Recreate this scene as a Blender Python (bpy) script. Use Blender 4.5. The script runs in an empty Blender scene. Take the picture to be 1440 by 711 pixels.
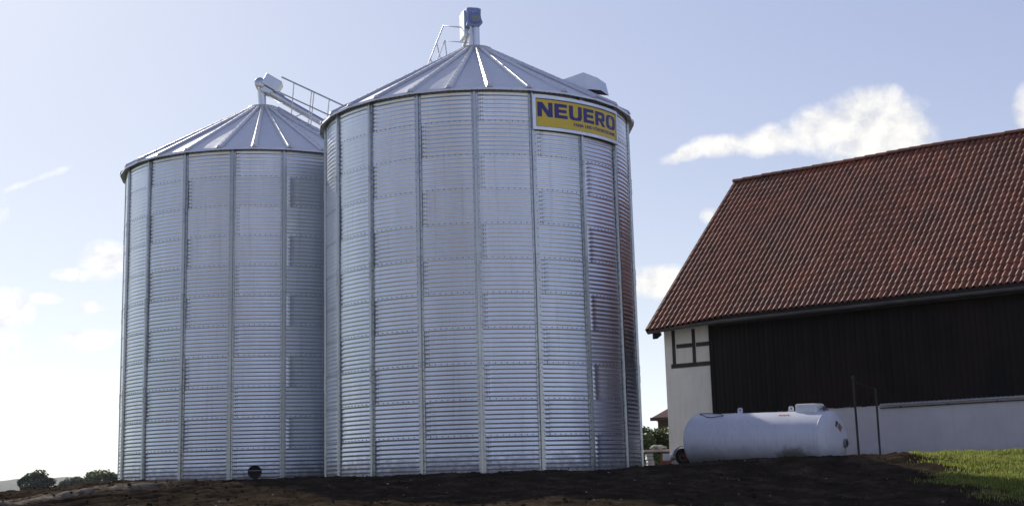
import bpy, bmesh, math, random
import numpy as np
from mathutils import Vector, Matrix, noise

random.seed(7)
rng = np.random.default_rng(7)
R_ = math.radians
SC = bpy.context.scene
COL = SC.collection
Z0 = 1.6                      # camera height above the field; heights below are given from the eye unless noted

# ---------------------------------------------------------------- camera
FPX, PITCH, ROLL, PPY = 1952.98, 0.194266, -0.027854, 288.72
cF = Vector((0, math.cos(PITCH), math.sin(PITCH)))
cU0 = Vector((0, -math.sin(PITCH), math.cos(PITCH)))
cR0 = Vector((1, 0, 0))
cR = math.cos(ROLL) * cR0 + math.sin(ROLL) * cU0
cU = -math.sin(ROLL) * cR0 + math.cos(ROLL) * cU0
EYE = Vector((0, 0, Z0))
cam_d = bpy.data.cameras.new('camera')
cam = bpy.data.objects.new('camera', cam_d)
COL.objects.link(cam)
cam.matrix_world = Matrix(((cR.x, cU.x, -cF.x, EYE.x), (cR.y, cU.y, -cF.y, EYE.y), (cR.z, cU.z, -cF.z, EYE.z), (0, 0, 0, 1)))
cam_d.sensor_fit = 'HORIZONTAL'
cam_d.sensor_width = 36
cam_d.lens = 36 * FPX / 1440
cam_d.shift_y = (PPY - 355.5) / 1440
cam_d.clip_start = 0.1
cam_d.clip_end = 9000
SC.camera = cam

def ray(px, py):
    return (cF + cR * ((px - 720) / FPX) - cU * ((py - PPY) / FPX))
def at(px, py, Y):
    d = ray(px, py)
    return EYE + d * (Y / d.y)
def on_plane(px, py, p0, n):
    d = ray(px, py)
    return EYE + d * ((p0 - EYE).dot(n) / d.dot(n))

# ---------------------------------------------------------------- object helpers
def tag(o, label=None, cat=None, group=None, kind=None):
    if label: o['label'] = label
    if cat: o['category'] = cat
    if group: o['group'] = group
    if kind: o['kind'] = kind
    return o
def empty(name, loc, rz=0.0):
    o = bpy.data.objects.new(name, None)
    COL.objects.link(o)
    o.location = loc
    o.rotation_euler = (0, 0, rz)
    o.empty_display_size = 0.3
    return o
def link_mesh(name, me, mats, parent=None, loc=None, rz=None):
    o = bpy.data.objects.new(name, me)
    COL.objects.link(o)
    if parent: o.parent = parent
    if loc is not None: o.location = loc
    if rz is not None: o.rotation_euler = (0, 0, rz)
    if mats is not None and not me.materials:
        for m in (mats if isinstance(mats, (list, tuple)) else [mats]): me.materials.append(m)
    return o

class MB:
    """collects shapes into one mesh"""
    def __init__(s): s.v = []; s.f = []; s.mi = []; s.sm = []; s.tone = []
    def add(s, vs, fs, mi=0, smooth=False, tone=0.5):
        b = len(s.v)
        s.v += [tuple(v) for v in vs]
        for f in fs:
            s.f.append(tuple(i + b for i in f)); s.mi.append(mi); s.sm.append(smooth); s.tone.append(tone)
    def box(s, x0, x1, y0, y1, z0, z1, mi=0, bev=0.0, tone=0.5, M=None):
        bm = bmesh.new()
        bmesh.ops.create_cube(bm, size=1)
        for v in bm.verts:
            v.co = Vector(((x0 + x1) / 2 + v.co.x * (x1 - x0), (y0 + y1) / 2 + v.co.y * (y1 - y0), (z0 + z1) / 2 + v.co.z * (z1 - z0)))
        if bev > 0: bmesh.ops.bevel(bm, geom=bm.edges[:], offset=bev, segments=2, affect='EDGES', profile=0.5)
        s.from_bm(bm, mi, False, tone, M)
    def from_bm(s, bm, mi=0, smooth=False, tone=0.5, M=None):
        if M is not None: bm.transform(M)
        bm.verts.index_update()
        s.add([v.co[:] for v in bm.verts], [[v.index for v in f.verts] for f in bm.faces], mi, smooth, tone)
        bm.free()
    def tube(s, pts, r, n=8, mi=0, tone=0.5, cap=True):
        pts = [Vector(p) for p in pts]
        rs = r if isinstance(r, (list, tuple)) else [r] * len(pts)
        rings = []
        prev = None
        for i, p in enumerate(pts):
            a = pts[max(i - 1, 0)]; b = pts[min(i + 1, len(pts) - 1)]
            t = (b - a).normalized()
            if prev is None:
                u = t.orthogonal().normalized()
            else:
                u = (prev - t * prev.dot(t))
                u = u.normalized() if u.length > 1e-6 else t.orthogonal().normalized()
            prev = u
            w = t.cross(u)
            rings.append([p + (u * math.cos(2 * math.pi * k / n) + w * math.sin(2 * math.pi * k / n)) * rs[i] for k in range(n)])
        vs = [v for rg in rings for v in rg]
        fs = []
        for i in range(len(pts) - 1):
            for k in range(n):
                fs.append((i * n + k, i * n + (k + 1) % n, (i + 1) * n + (k + 1) % n, (i + 1) * n + k))
        s.add(vs, fs, mi, True, tone)
        if cap:
            s.add(rings[0][::-1], [tuple(range(n))], mi, False, tone)
            s.add(rings[-1], [tuple(range(n))], mi, False, tone)
    def prism(s, poly, y0, y1, mi=0, M=None, bev=0.0):
        """polygon in (x,z) extruded along y"""
        bm = bmesh.new()
        a = [bm.verts.new((x, y0, z)) for x, z in poly]
        f = bm.faces.new(a)
        r = bmesh.ops.extrude_face_region(bm, geom=[f])
        for e in r['geom']:
            if isinstance(e, bmesh.types.BMVert): e.co.y = y1
        bmesh.ops.recalc_face_normals(bm, faces=bm.faces[:])
        if bev > 0: bmesh.ops.bevel(bm, geom=bm.edges[:], offset=bev, segments=2, affect='EDGES', profile=0.5)
        s.from_bm(bm, mi, False, 0.5, M)
    def lathe(s, prof, n=32, mi=0, smooth=True, M=None, tone=0.5):
        """profile of (r,z) turned round z"""
        vs = []; fs = []
        for r, z in prof:
            for k in range(n):
                a = 2 * math.pi * k / n
                vs.append(Vector((r * math.cos(a), r * math.sin(a), z)))
        for i in range(len(prof) - 1):
            for k in range(n):
                fs.append((i * n + k, i * n + (k + 1) % n, (i + 1) * n + (k + 1) % n, (i + 1) * n + k))
        if M is not None: vs = [M @ v for v in vs]
        s.add(vs, fs, mi, smooth, tone)
    def mesh(s, name):
        me = bpy.data.meshes.new(name)
        me.from_pydata(s.v, [], s.f)
        me.polygons.foreach_set('material_index', s.mi)
        me.polygons.foreach_set('use_smooth', s.sm)
        at_ = me.attributes.new('tone', 'FLOAT', 'FACE')
        at_.data.foreach_set('value', s.tone)
        me.update()
        return me
    def build(s, name, mats, parent=None, loc=None, rz=None):
        return link_mesh(name, s.mesh(name), mats, parent, loc, rz)

# ---------------------------------------------------------------- material helper
class NT:
    def __init__(s, tree): s.t = tree
    def n(s, kind, **kw):
        nd = s.t.nodes.new(kind)
        ins = kw.pop('ins', {})
        for k, v in kw.items(): setattr(nd, k, v)
        for k, v in ins.items():
            if hasattr(v, 'is_output') or isinstance(v, bpy.types.NodeSocket): s.t.links.new(v, nd.inputs[k])
            else: nd.inputs[k].default_value = v
        return nd
    def math(s, op, a, b=0.0, c=None, clamp=False):
        ins = {0: a, 1: b}
        if c is not None: ins[2] = c
        return s.n('ShaderNodeMath', operation=op, use_clamp=clamp, ins=ins).outputs[0]
    def ramp(s, fac, stops):
        nd = s.n('ShaderNodeValToRGB', ins={0: fac})
        el = nd.color_ramp.elements
        while len(el) < len(stops): el.new(0.5)
        for e, (p, c) in zip(el, stops):
            e.position = p
            e.color = (c[0], c[1], c[2], 1) if isinstance(c, (tuple, list)) else (c, c, c, 1)
        return nd.outputs[0]
    def noise(s, vec, scale, detail=4, rough=0.55, dist=0.0):
        nd = s.n('ShaderNodeTexNoise', ins={'Scale': scale, 'Detail': detail, 'Roughness': rough, 'Distortion': dist})
        if vec is not None: s.t.links.new(vec, nd.inputs['Vector'])
        return nd.outputs[0]
    def mix(s, fac, a, b, blend='MIX'):
        nd = s.n('ShaderNodeMix', data_type='RGBA', blend_type=blend)
        for i, v in ((0, fac), (6, a), (7, b)):
            if isinstance(v, bpy.types.NodeSocket): s.t.links.new(v, nd.inputs[i])
            elif i == 0: nd.inputs[0].default_value = v
            else: nd.inputs[i].default_value = (*v[:3], 1)
        return nd.outputs[2]

def new_mat(name):
    m = bpy.data.materials.new(name)
    m.use_nodes = True
    nt = NT(m.node_tree)
    bs = m.node_tree.nodes['Principled BSDF']
    return m, nt, bs
def L(nt, a, b): nt.t.links.new(a, b)

def obj_co(nt): return nt.n('ShaderNodeTexCoord').outputs['Object']
def geo_pos(nt): return nt.n('ShaderNodeNewGeometry').outputs['Position']
def attr(nt, name='tone'): return nt.n('ShaderNodeAttribute', attribute_name=name).outputs['Fac']

def simple(name, col, rough=0.6, metal=0.0, var=0.12, scale=3.0, bump=0.0, bscale=40.0, dirt=None, dirt_amt=0.3):
    m, nt, bs = new_mat(name)
    co = obj_co(nt)
    n1 = nt.noise(co, scale, 5)
    lo = tuple(c * (1 - var) for c in col); hi = tuple(min(1, c * (1 + var)) for c in col)
    c = nt.ramp(n1, [(0.3, lo), (0.7, hi)])
    if dirt:
        d = nt.ramp(nt.noise(co, scale * 2.3, 7, 0.65), [(0.5, 0.0), (0.75, dirt_amt)])
        c = nt.mix(d, c, dirt)
    L(nt, c, bs.inputs['Base Color'])
    bs.inputs['Roughness'].default_value = rough
    bs.inputs['Metallic'].default_value = metal
    if bump:
        b = nt.n('ShaderNodeBump', ins={'Strength': bump, 'Distance': 0.02, 'Height': nt.noise(co, bscale, 5)})
        L(nt, b.outputs[0], bs.inputs['Normal'])
    return m

def galvanised(name, base=(0.60, 0.62, 0.65), rough=0.30, wobble=0.25, mud=False):
    m, nt, bs = new_mat(name)
    co = obj_co(nt)
    tone = attr(nt)
    sp = nt.n('ShaderNodeTexVoronoi', feature='F1', ins={'Vector': co, 'Scale': 22.0})
    spv = nt.math('MULTIPLY', nt.n('ShaderNodeSeparateColor', ins={0: sp.outputs['Color']}).outputs[0], 0.05)
    mp = nt.n('ShaderNodeMapping', ins={'Vector': co, 'Scale': (1.5, 1.5, 0.25)})
    stain = nt.math('MULTIPLY', nt.noise(mp.outputs[0], 2.0, 6, 0.6), 0.22)
    v = nt.math('ADD', nt.math('ADD', nt.math('MULTIPLY', tone, 0.09), spv), stain)
    v = nt.math('ADD', v, 0.80)
    c = nt.mix(1.0, base, nt.n('ShaderNodeCombineColor', ins={0: v, 1: v, 2: v}).outputs[0], 'MULTIPLY')
    bs.inputs['Metallic'].default_value = 1.0
    if mud:      # dried splashes along the foot and faint run-off streaks
        zz = nt.n('ShaderNodeSeparateXYZ', ins={0: co}).outputs[2]
        sp_ = nt.math('SUBTRACT', nt.math('MULTIPLY', nt.noise(co, 6.0, 7, 0.7), 0.9), zz)
        mf = nt.ramp(sp_, [(0.0, 0.0), (0.42, 0.75)])
        mq = nt.n('ShaderNodeMapping', ins={'Vector': co, 'Scale': (9.0, 9.0, 0.22)})
        rf_ = nt.ramp(nt.noise(mq.outputs[0], 1.0, 5, 0.6), [(0.56, 0.0), (0.74, 0.30)])
        c = nt.mix(rf_, c, (0.38, 0.38, 0.38))
        c = nt.mix(mf, c, (0.13, 0.10, 0.075))
        L(nt, nt.math('SUBTRACT', 1.0, mf), bs.inputs['Metallic'])
    L(nt, c, bs.inputs['Base Color'])
    rr = nt.math('ADD', nt.math('MULTIPLY', nt.noise(co, 3.0, 5), 0.16), rough - 0.08)
    L(nt, rr, bs.inputs['Roughness'])
    big = nt.noise(co, 1.3, 2)
    if wobble > 0:
        b = nt.n('ShaderNodeBump', ins={'Strength': wobble, 'Distance': 0.06, 'Height': big})
        L(nt, b.outputs[0], bs.inputs['Normal'])
    return m

M_wall = galvanised('galvanised_sheet', (0.68, 0.715, 0.75), 0.35, 0.0, True)
M_roofm = galvanised('galvanised_roof', (0.78, 0.80, 0.84), 0.50, 0.25)
M_roofm.node_tree.nodes['Principled BSDF'].inputs['Metallic'].default_value = 0.4
M_ribm = galvanised('galvanised_rib', (0.76, 0.76, 0.76), 0.46, 0.0)
M_ribm.node_tree.nodes['Principled BSDF'].inputs['Metallic'].default_value = 0.75
M_strut = galvanised('galvanised_profile', (0.43, 0.45, 0.46), 0.33, 0.05)
M_steel = galvanised('galvanised_steel', (0.62, 0.64, 0.68), 0.38, 0.05)
M_rail = galvanised('galvanised_tube', (0.55, 0.57, 0.60), 0.42, 0.0)
M_bolt = simple('bolt_grey', (0.18, 0.19, 0.22), 0.5, 0.7)
M_dark = simple('dark_opening', (0.012, 0.012, 0.013), 0.7)
M_conc = simple('concrete', (0.33, 0.31, 0.28), 0.9, 0, 0.2, 4, 0.4, 30)
M_yellow = simple('sign_yellow', (0.74, 0.55, 0.045), 0.42, 0, 0.05, 2)
M_blue = simple('sign_blue', (0.030, 0.028, 0.20), 0.45, 0, 0.05, 2)
M_motor = simple('motor_blue_grey', (0.20, 0.25, 0.44), 0.45, 0.2)
M_badge = simple('badge_olive', (0.33, 0.36, 0.10), 0.5)

# ---------------------------------------------------------------- silos
BASE = 0.1542 + Z0            # silo floor
RW, NST, NRIB, RINGH, NRING = 4.05, 18, 27, 0.832, 11
HW = RINGH * NRING
ROOF_R, ROOF_TOP_R, ROOF_RISE = 4.20, 0.40, 2.20

def bolt(mb, th, r, z, s=0.015, h=0.009, mi=1):
    c, sn = math.cos(th), math.sin(th)
    rad = Vector((sn, -c, 0)); tan = Vector((c, sn, 0)); up = Vector((0, 0, 1))
    o = rad * r + up * z
    vs = []
    for k in range(6):
        a = math.pi / 3 * k
        vs.append(o + tan * (s * math.cos(a)) + up * (s * math.sin(a)))
    for k in range(6):
        a = math.pi / 3 * k
        vs.append(o + rad * h + (tan * math.cos(a) + up * math.sin(a)) * (s * 0.8))
    fs = [(k, (k + 1) % 6, 6 + (k + 1) % 6, 6 + k) for k in range(6)] + [tuple(range(6, 12))]
    mb.add(vs, fs, mi, False, 0.5)

def wall_mesh():
    SEAM = 0.17 / RW
    ths = []
    for k in range(NST):
        a = 2 * math.pi * k / NST
        ths += [a + SEAM - 0.05 / RW, a + SEAM - 0.048 / RW, a + SEAM + 0.048 / RW, a + SEAM + 0.05 / RW]
        ths += [a + 2 * math.pi / NST * j / 8 for j in range(8) if j != 1]
    ths = np.array(sorted(ths))
    zs = []; ring = []; lapz = []
    NW = 8 * 7
    for r in range(NRING):
        z0 = r * RINGH
        for i in range(NW):
            zs.append(z0 + RINGH * i / NW); ring.append(r)
    zs.append(HW); ring.append(NRING - 1)
    zs = np.array(zs)
    T = len(ths)
    V = np.zeros((len(zs), T, 3))
    pitch = 0.104
    for i, z in enumerate(zs):
        r = ring[i]
        prof = 0.0049 * math.cos(2 * math.pi * z / pitch)
        fz = (z - r * RINGH) / RINGH
        lap = 0.0012 if fz < 0.055 else 0.0
        par = r % 2
        off = np.zeros(T)
        for k in range(par, NST, 2):
            a = 2 * math.pi * k / NST + SEAM
            off[np.abs(ths - a) < 0.0485 / RW] = 0.0012
        wob = 0.004 * np.sin(ths * 9 + z * 1.1) + 0.0022 * np.sin(ths * 23 + 2 * np.sin(z * 1.3)) + 0.0010 * np.sin(ths * 41 + z * 2.3)
        rr = RW + prof + lap + off + wob
        V[i, :, 0] = rr * np.sin(ths); V[i, :, 1] = -rr * np.cos(ths); V[i, :, 2] = z
    idx = np.arange(len(zs) * T).reshape(len(zs), T)
    a = idx[:-1]; b = idx[1:]
    F = np.stack([a, np.roll(a, -1, 1), np.roll(b, -1, 1), b], -1).reshape(-1, 4)
    mb = MB()
    mb.v = [tuple(x) for x in V.reshape(-1, 3)]
    mb.f = [tuple(int(j) for j in x) for x in F]
    tones = {}
    tl = []
    for i in range(len(zs) - 1):
        r = ring[i]
        for t in range(T):
            sh = int((ths[t] - SEAM - (r % 2) * 2 * math.pi / NST) // (4 * math.pi / NST))
            key = (r, sh % 9)
            if key not in tones: tones[key] = random.random()
            tl.append(tones[key])
    mb.tone = tl; mb.mi = [0] * len(tl); mb.sm = [True] * len(tl)
    nb = 180
    for r in range(NRING + 1):
        z = min(max(r * RINGH + 0.022, 0.03), HW - 0.04)
        for k in range(nb):
            bolt(mb, 2 * math.pi * (k + 0.5) / nb, RW + 0.009, z)
    for r in range(NRING):
        for k in range(r % 2, NST, 2):
            for c in (-0.028, 0.028):
                for j in range(8):
                    bolt(mb, 2 * math.pi * k / NST + SEAM + c / RW, RW + 0.007, r * RINGH + 0.104 * (j + 0.5), 0.012, 0.006)
    return mb.mesh('wall')

def stiffener_mesh():
    mb = MB()
    prof = [(-0.082, 0.008), (-0.082, 0.013), (-0.040, 0.015), (-0.030, 0.062), (0.030, 0.062), (0.040, 0.015), (0.082, 0.013), (0.082, 0.008)]
    for p, q in zip(prof[:-1], prof[1:]):
        zz = [0.0, 2.4, 2.405, 4.9, 4.905, 7.3, 7.305, HW - 0.02]
        vs = []; fs = []
        for z in zz:
            vs += [(p[0], -(RW + p[1]), z), (q[0], -(RW + q[1]), z)]
        for i in range(len(zz) - 1):
            if i % 2 == 1: continue
            fs.append((2 * i, 2 * i + 1, 2 * i + 3, 2 * i + 2))
        mb.add(vs, fs, 0, False, 0.5)
    z = 0.1
    while z < HW - 0.05:
        for x in (-0.062, 0.062):
            bolt(mb, x / RW, RW + 0.014, z, 0.013, 0.012)
        z += 0.208
    # splice plates
    for z in (2.4, 4.9, 7.3):
        mb.box(-0.026, 0.026, -(RW + 0.068), -(RW + 0.060), z - 0.22, z + 0.22, 0)
        for dz in (-0.17, -0.09, 0.09, 0.17): bolt(mb, 0, RW + 0.068, z + dz, 0.012, 0.01)
    return mb.mesh('stiffener')

def roof_pt(r):  # z above eave
    return (ROOF_R - r) / (ROOF_R - ROOF_TOP_R) * ROOF_RISE

def panel_mesh(seed):
    rnd = random.Random(seed)
    h = math.pi / NRIB
    nu, nv = 18, 14
    vs = []; fs = []
    bow = rnd.uniform(-0.020, 0.024); tw = rnd.uniform(-0.022, 0.022); ph = rnd.uniform(0, 6)
    for j in range(nv + 1):
        v = j / nv
        r = ROOF_R + (ROOF_TOP_R - ROOF_R) * v
        z = roof_pt(r)
        half = r * math.tan(h)
        for i in range(nu + 1):
            u = i / nu * 2 - 1
            k = (1 - u * u)
            dz = (bow * k + tw * u * k + 0.004 * math.sin(ph + 7 * v) * k) * (1 - v) - 0.012 * k * math.exp(-((v) / 0.06) ** 2) + 0.020 * abs(u) ** 5 * (1 - 0.6 * v) - 0.012
            vs.append((u * half, -r, z + dz))
    for j in range(nv):
        for i in range(nu):
            a = j * (nu + 1) + i
            fs.append((a, a + 1, a + nu + 2, a + nu + 1))
    mb = MB()
    tone = rnd.random()
    mb.add(vs, fs, 0, True, tone)
    # drip edge and underside
    half = ROOF_R * math.tan(h); hi = RW * math.tan(h)
    mb.add([(-half, -ROOF_R, -0.001), (half, -ROOF_R, -0.001), (half, -ROOF_R - 0.012, -0.07), (-half, -ROOF_R - 0.012, -0.07)], [(0, 3, 2, 1)], 0, False, tone)
    mb.add([(-half, -ROOF_R - 0.012, -0.07), (half, -ROOF_R - 0.012, -0.07), (hi, -RW, 0.012), (-hi, -RW, 0.012)], [(0, 3, 2, 1)], 0, False, tone)
    return mb.mesh('roof_panel')

def rib_mesh():
    mb = MB()
    r0, r1 = ROOF_R / math.cos(math.pi / NRIB) + 0.015, ROOF_TOP_R - 0.0
    sl = Vector((0, r0 - r1, ROOF_RISE)).normalized()
    up = Vector((0, -sl.z, sl.y))
    prof = [(-0.105, 0.0), (-0.080, 0.005), (-0.042, 0.060), (0.042, 0.060), (0.080, 0.005), (0.105, 0.0)]
    a = Vector((0, -r0, -0.012)); b = Vector((0, -r1, ROOF_RISE + 0.0))
    n = 10
    vs = []; fs = []
    for i in range(n + 1):
        t = 0.012 if i == 1 else i / n
        o = a.lerp(b, t)
        s = 1 - 0.45 * t
        for x, h in prof: vs.append(o + Vector((x * s, 0, 0)) + up * (h * (0.25 if i == 0 else 1)))
    m = len(prof)
    for i in range(n):
        for k in range(m - 1): fs.append((i * m + k, i * m + k + 1, (i + 1) * m + k + 1, (i + 1) * m + k))
    mb.add(vs, fs, 0, False, 0.85)
    mb.add(vs[:m], [tuple(range(m))[::-1]], 0, False, 0.7)
    for i in range(1, 12):
        o = a.lerp(b, i / 12.5)
        M = Matrix.Translation(o + up * 0.054)
        mb.lathe([(0.013, 0), (0.011, 0.014), (0.0, 0.016)], 6, 1, False, M)
    return mb.mesh('roof_rib')

ME_wall, ME_stiff, ME_rib = wall_mesh(), stiffener_mesh(), rib_mesh()
ME_panels = [panel_mesh(100 + k) for k in range(NRIB)]
for me in (ME_wall,): me.materials.append(M_wall); me.materials.append(M_bolt)
ME_stiff.materials.append(M_strut); ME_stiff.materials.append(M_bolt)
ME_rib.materials.append(M_ribm); ME_rib.materials.append(M_bolt)
for me in ME_panels: me.materials.append(M_roofm)

mb = MB()
mb.lathe([(0.36, ROOF_RISE - 0.06), (0.45, ROOF_RISE - 0.02), (0.485, ROOF_RISE + 0.035), (0.47, ROOF_RISE + 0.05), (0.30, ROOF_RISE + 0.06), (0.0, ROOF_RISE + 0.065)], 40, 0, False)
ME_cap = mb.mesh('roof_cap'); ME_cap.materials.append(M_steel)
mb = MB()
mb.lathe([(4.13, -0.9), (4.13, 0.0), (0.0, 0.0)], 72, 0, False)
ME_found = mb.mesh('foundation'); ME_found.materials.append(M_conc)

def make_silo(loc, ph_strut, ph_rib, seed, label):
    t = empty('grain_silo', loc)
    tag(t, label, 'silo', 'galvanised grain silos')
    link_mesh('wall', ME_wall, None, t, (0, 0, 0), ph_strut)
    for k in range(NST):
        link_mesh('stiffener', ME_stiff, None, t, (0, 0, 0), ph_strut + 2 * math.pi * k / NST)
    rnd = random.Random(seed)
    order = list(range(NRIB)); rnd.shuffle(order)
    for k in range(NRIB):
        link_mesh('roof_panel', ME_panels[order[k]], None, t, (0, 0, HW - 0.01), ph_rib + 2 * math.pi * (k + 0.5) / NRIB)
        link_mesh('roof_rib', ME_rib, None, t, (0, 0, HW - 0.01), ph_rib + 2 * math.pi * k / NRIB)
    link_mesh('roof_cap', ME_cap, None, t, (0, 0, HW - 0.01))
    link_mesh('foundation', ME_found, None, t, (0, 0, -0.012))
    return t

PM = Vector((-0.894, 36.521, BASE)); PL = Vector((-7.675, 41.890, BASE))
AM, AL = 0.01336, -0.02316
silo_m = make_silo(PM, AM, R_(5.8), 3, 'galvanised corrugated grain silo with the yellow sign, nearest the camera')
silo_l = make_silo(PL, AL, R_(7.1), 8, 'galvanised corrugated grain silo behind on the left, with round dark outlet near its foot')

# roof vent on the near silo
def roof_frame(th, r):
    """matrix at a point of the roof: x tangent, y up-slope, z off the surface"""
    rad = Vector((math.sin(th), -math.cos(th), 0)); tan = Vector((math.cos(th), math.sin(th), 0))
    ups = (-rad * (ROOF_R - ROOF_TOP_R) + Vector((0, 0, ROOF_RISE))).normalized()
    nz = tan.cross(ups)
    o = rad * r + Vector((0, 0, HW - 0.01 + roof_pt(r)))
    return Matrix(((tan.x, ups.x, nz.x, o.x), (tan.y, ups.y, nz.y, o.y), (tan.z, ups.z, nz.z, o.z), (0, 0, 0, 1)))
def make_vent(parent, th, r):
    Mx = roof_frame(th, r)
    mb = MB()
    # side outline in (down-slope, off-surface); mouth faces down-slope and downwards
    prof = [(0.55, -0.02), (0.02, 0.44), (-0.42, 0.46), (-0.66, 0.20), (-0.34, 0.10), (-0.20, -0.02)]
    w = 0.30
    vs = [(-w, y, z) for y, z in prof] + [(w, y, z) for y, z in prof]
    n = len(prof)
    fs = [tuple(range(n)), tuple(range(2 * n - 1, n - 1, -1))]
    fsd = []
    for i in range(n):
        q = (i, i + n, (i + 1) % n + n, (i + 1) % n)
        (fsd if i == 3 else fs).append(q)
    mb.add([Mx @ Vector(v) for v in vs], fs, 0, False, 0.6)
    # mouth: flat face coloured dark for the shade inside
    mb.add([Mx @ Vector(v) for v in vs], fsd, 1, False, 0.6)
    for x in (-w - 0.012, w + 0.002):
        pass
    # base flange
    fl = [(-w - 0.06, -0.28, 0.012), (w + 0.06, -0.28, 0.012), (w + 0.06, 0.62, 0.012), (-w - 0.06, 0.62, 0.012)]
    mb.add([Mx @ Vector(v) for v in fl], [(0, 1, 2, 3)], 0, False, 0.4)
    o = mb.build('roof_vent', [M_steel, M_dark], parent)
    return o
make_vent(silo_m, R_(66), 3.05)

# round outlet on the far silo
th_o = math.asin(max(-1, min(1, (at(359, 663, 37.95).x - PL.x) / RW)))
mb = MB()
Mo = Matrix(((math.cos(th_o), 0, math.sin(th_o), math.sin(th_o) * (RW + 0.005)), (math.sin(th_o), 0, -math.cos(th_o), -math.cos(th_o) * (RW + 0.005)), (0, 1, 0, at(359, 663, 37.95).z - BASE), (0, 0, 0, 1)))
mb.lathe([(0.182, 0.0), (0.182, 0.09), (0.155, 0.09), (0.15, 0.02)], 28, 0, True, Mo)
mb.lathe([(0.152, 0.03), (0.0, 0.03)], 28, 1, False, Mo)
for k in range(10):
    a = k * math.pi / 5
    mb.lathe([(0.014, 0.10), (0.010, 0.115), (0, 0.117)], 6, 0, False, Mo @ Matrix.Translation((0.169 * math.cos(a), 0.169 * math.sin(a), -0.01)))
outl = mb.build('discharge_outlet', [simple('outlet_flange', (0.05, 0.045, 0.045), 0.6, 0.3), M_dark], silo_l)
mb = MB()
mb.box(-0.148, 0.148, -0.011, 0.011, 0.062, 0.080, 0, 0, 0.5, Mo @ Matrix.Translation((0, 0.035, 0)))
mb.build('cross_bar', [simple('outlet_bar', (0.35, 0.25, 0.16), 0.7)], outl)

# ---------------------------------------------------------------- banner sign on the near silo
def cyl(th, r, z): return Vector((PM.x + r * math.sin(th), PM.y - r * math.cos(th), BASE + z))
S0, S1 = AM + R_(20) - 0.005, AM + R_(60) + 0.004
ZT, ZB = HW - 0.155, HW - 1.02
RS = RW + 0.078
def arc_slab(mb, t0, t1, z0, z1, r0, r1, n=32, mi=0):
    vs = []; fs = []
    for i in range(n + 1):
        t = t0 + (t1 - t0) * i / n
        for r, z in ((r1, z0), (r1, z1), (r0, z1), (r0, z0)): vs.append(cyl(t, r, z))
    for i in range(n):
        for k in range(4):
            fs.append((i * 4 + k, (i + 1) * 4 + k, (i + 1) * 4 + (k + 1) % 4, i * 4 + (k + 1) % 4))
    fs += [(3, 2, 1, 0), tuple(n * 4 + k for k in range(4))]
    mb.add(vs, fs, mi, False, 0.8)
so = empty('banner_sign', cyl((S0 + S1) / 2, RS, ZB))
tag(so, 'curved yellow sign with bold dark blue capitals in a metal frame, bolted to silo', 'sign')
def sign_part(name, mb, mats):
    me = mb.mesh(name)
    me.transform(Matrix.Translation(-so.location))
    return link_mesh(name, me, mats, so)
fw = 0.075
mb = MB(); arc_slab(mb, S0 + 0.012, S1 - 0.012, ZB + fw * 0.8, ZT - fw * 0.8, RS, RS + 0.012); sign_part('panel', mb, M_yellow)
mb = MB()
arc_slab(mb, S0, S1, ZT - fw, ZT, RS - 0.01, RS + 0.04)
arc_slab(mb, S0, S1, ZB, ZB + fw, RS - 0.01, RS + 0.04)
arc_slab(mb, S0, S0 + 0.085 / RS, ZB + fw + 0.001, ZT - fw - 0.001, RS - 0.008, RS + 0.038, 2)
arc_slab(mb, S1 - 0.06 / RS, S1, ZB + fw + 0.001, ZT - fw - 0.001, RS - 0.008, RS + 0.038, 2)
M_sframe = simple('sign_frame', (0.62, 0.64, 0.66), 0.35, 0.85)
sign_part('frame', mb, M_sframe)
mb = MB()
arc_slab(mb, S0 + 0.085 / RS, S1 - 0.06 / RS, ZT - fw - 0.016, ZT - fw + 0.001, RS + 0.011, RS + 0.02)
arc_slab(mb, S0 + 0.085 / RS, S1 - 0.06 / RS, ZB + fw - 0.001, ZB + fw + 0.014, RS + 0.011, RS + 0.02)
arc_slab(mb, S0 + 0.083 / RS, S0 + 0.10 / RS, ZB + fw + 0.014, ZT - fw - 0.016, RS + 0.0112, RS + 0.0202, 2)
sign_part('edge_line', mb, M_blue)

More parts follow.
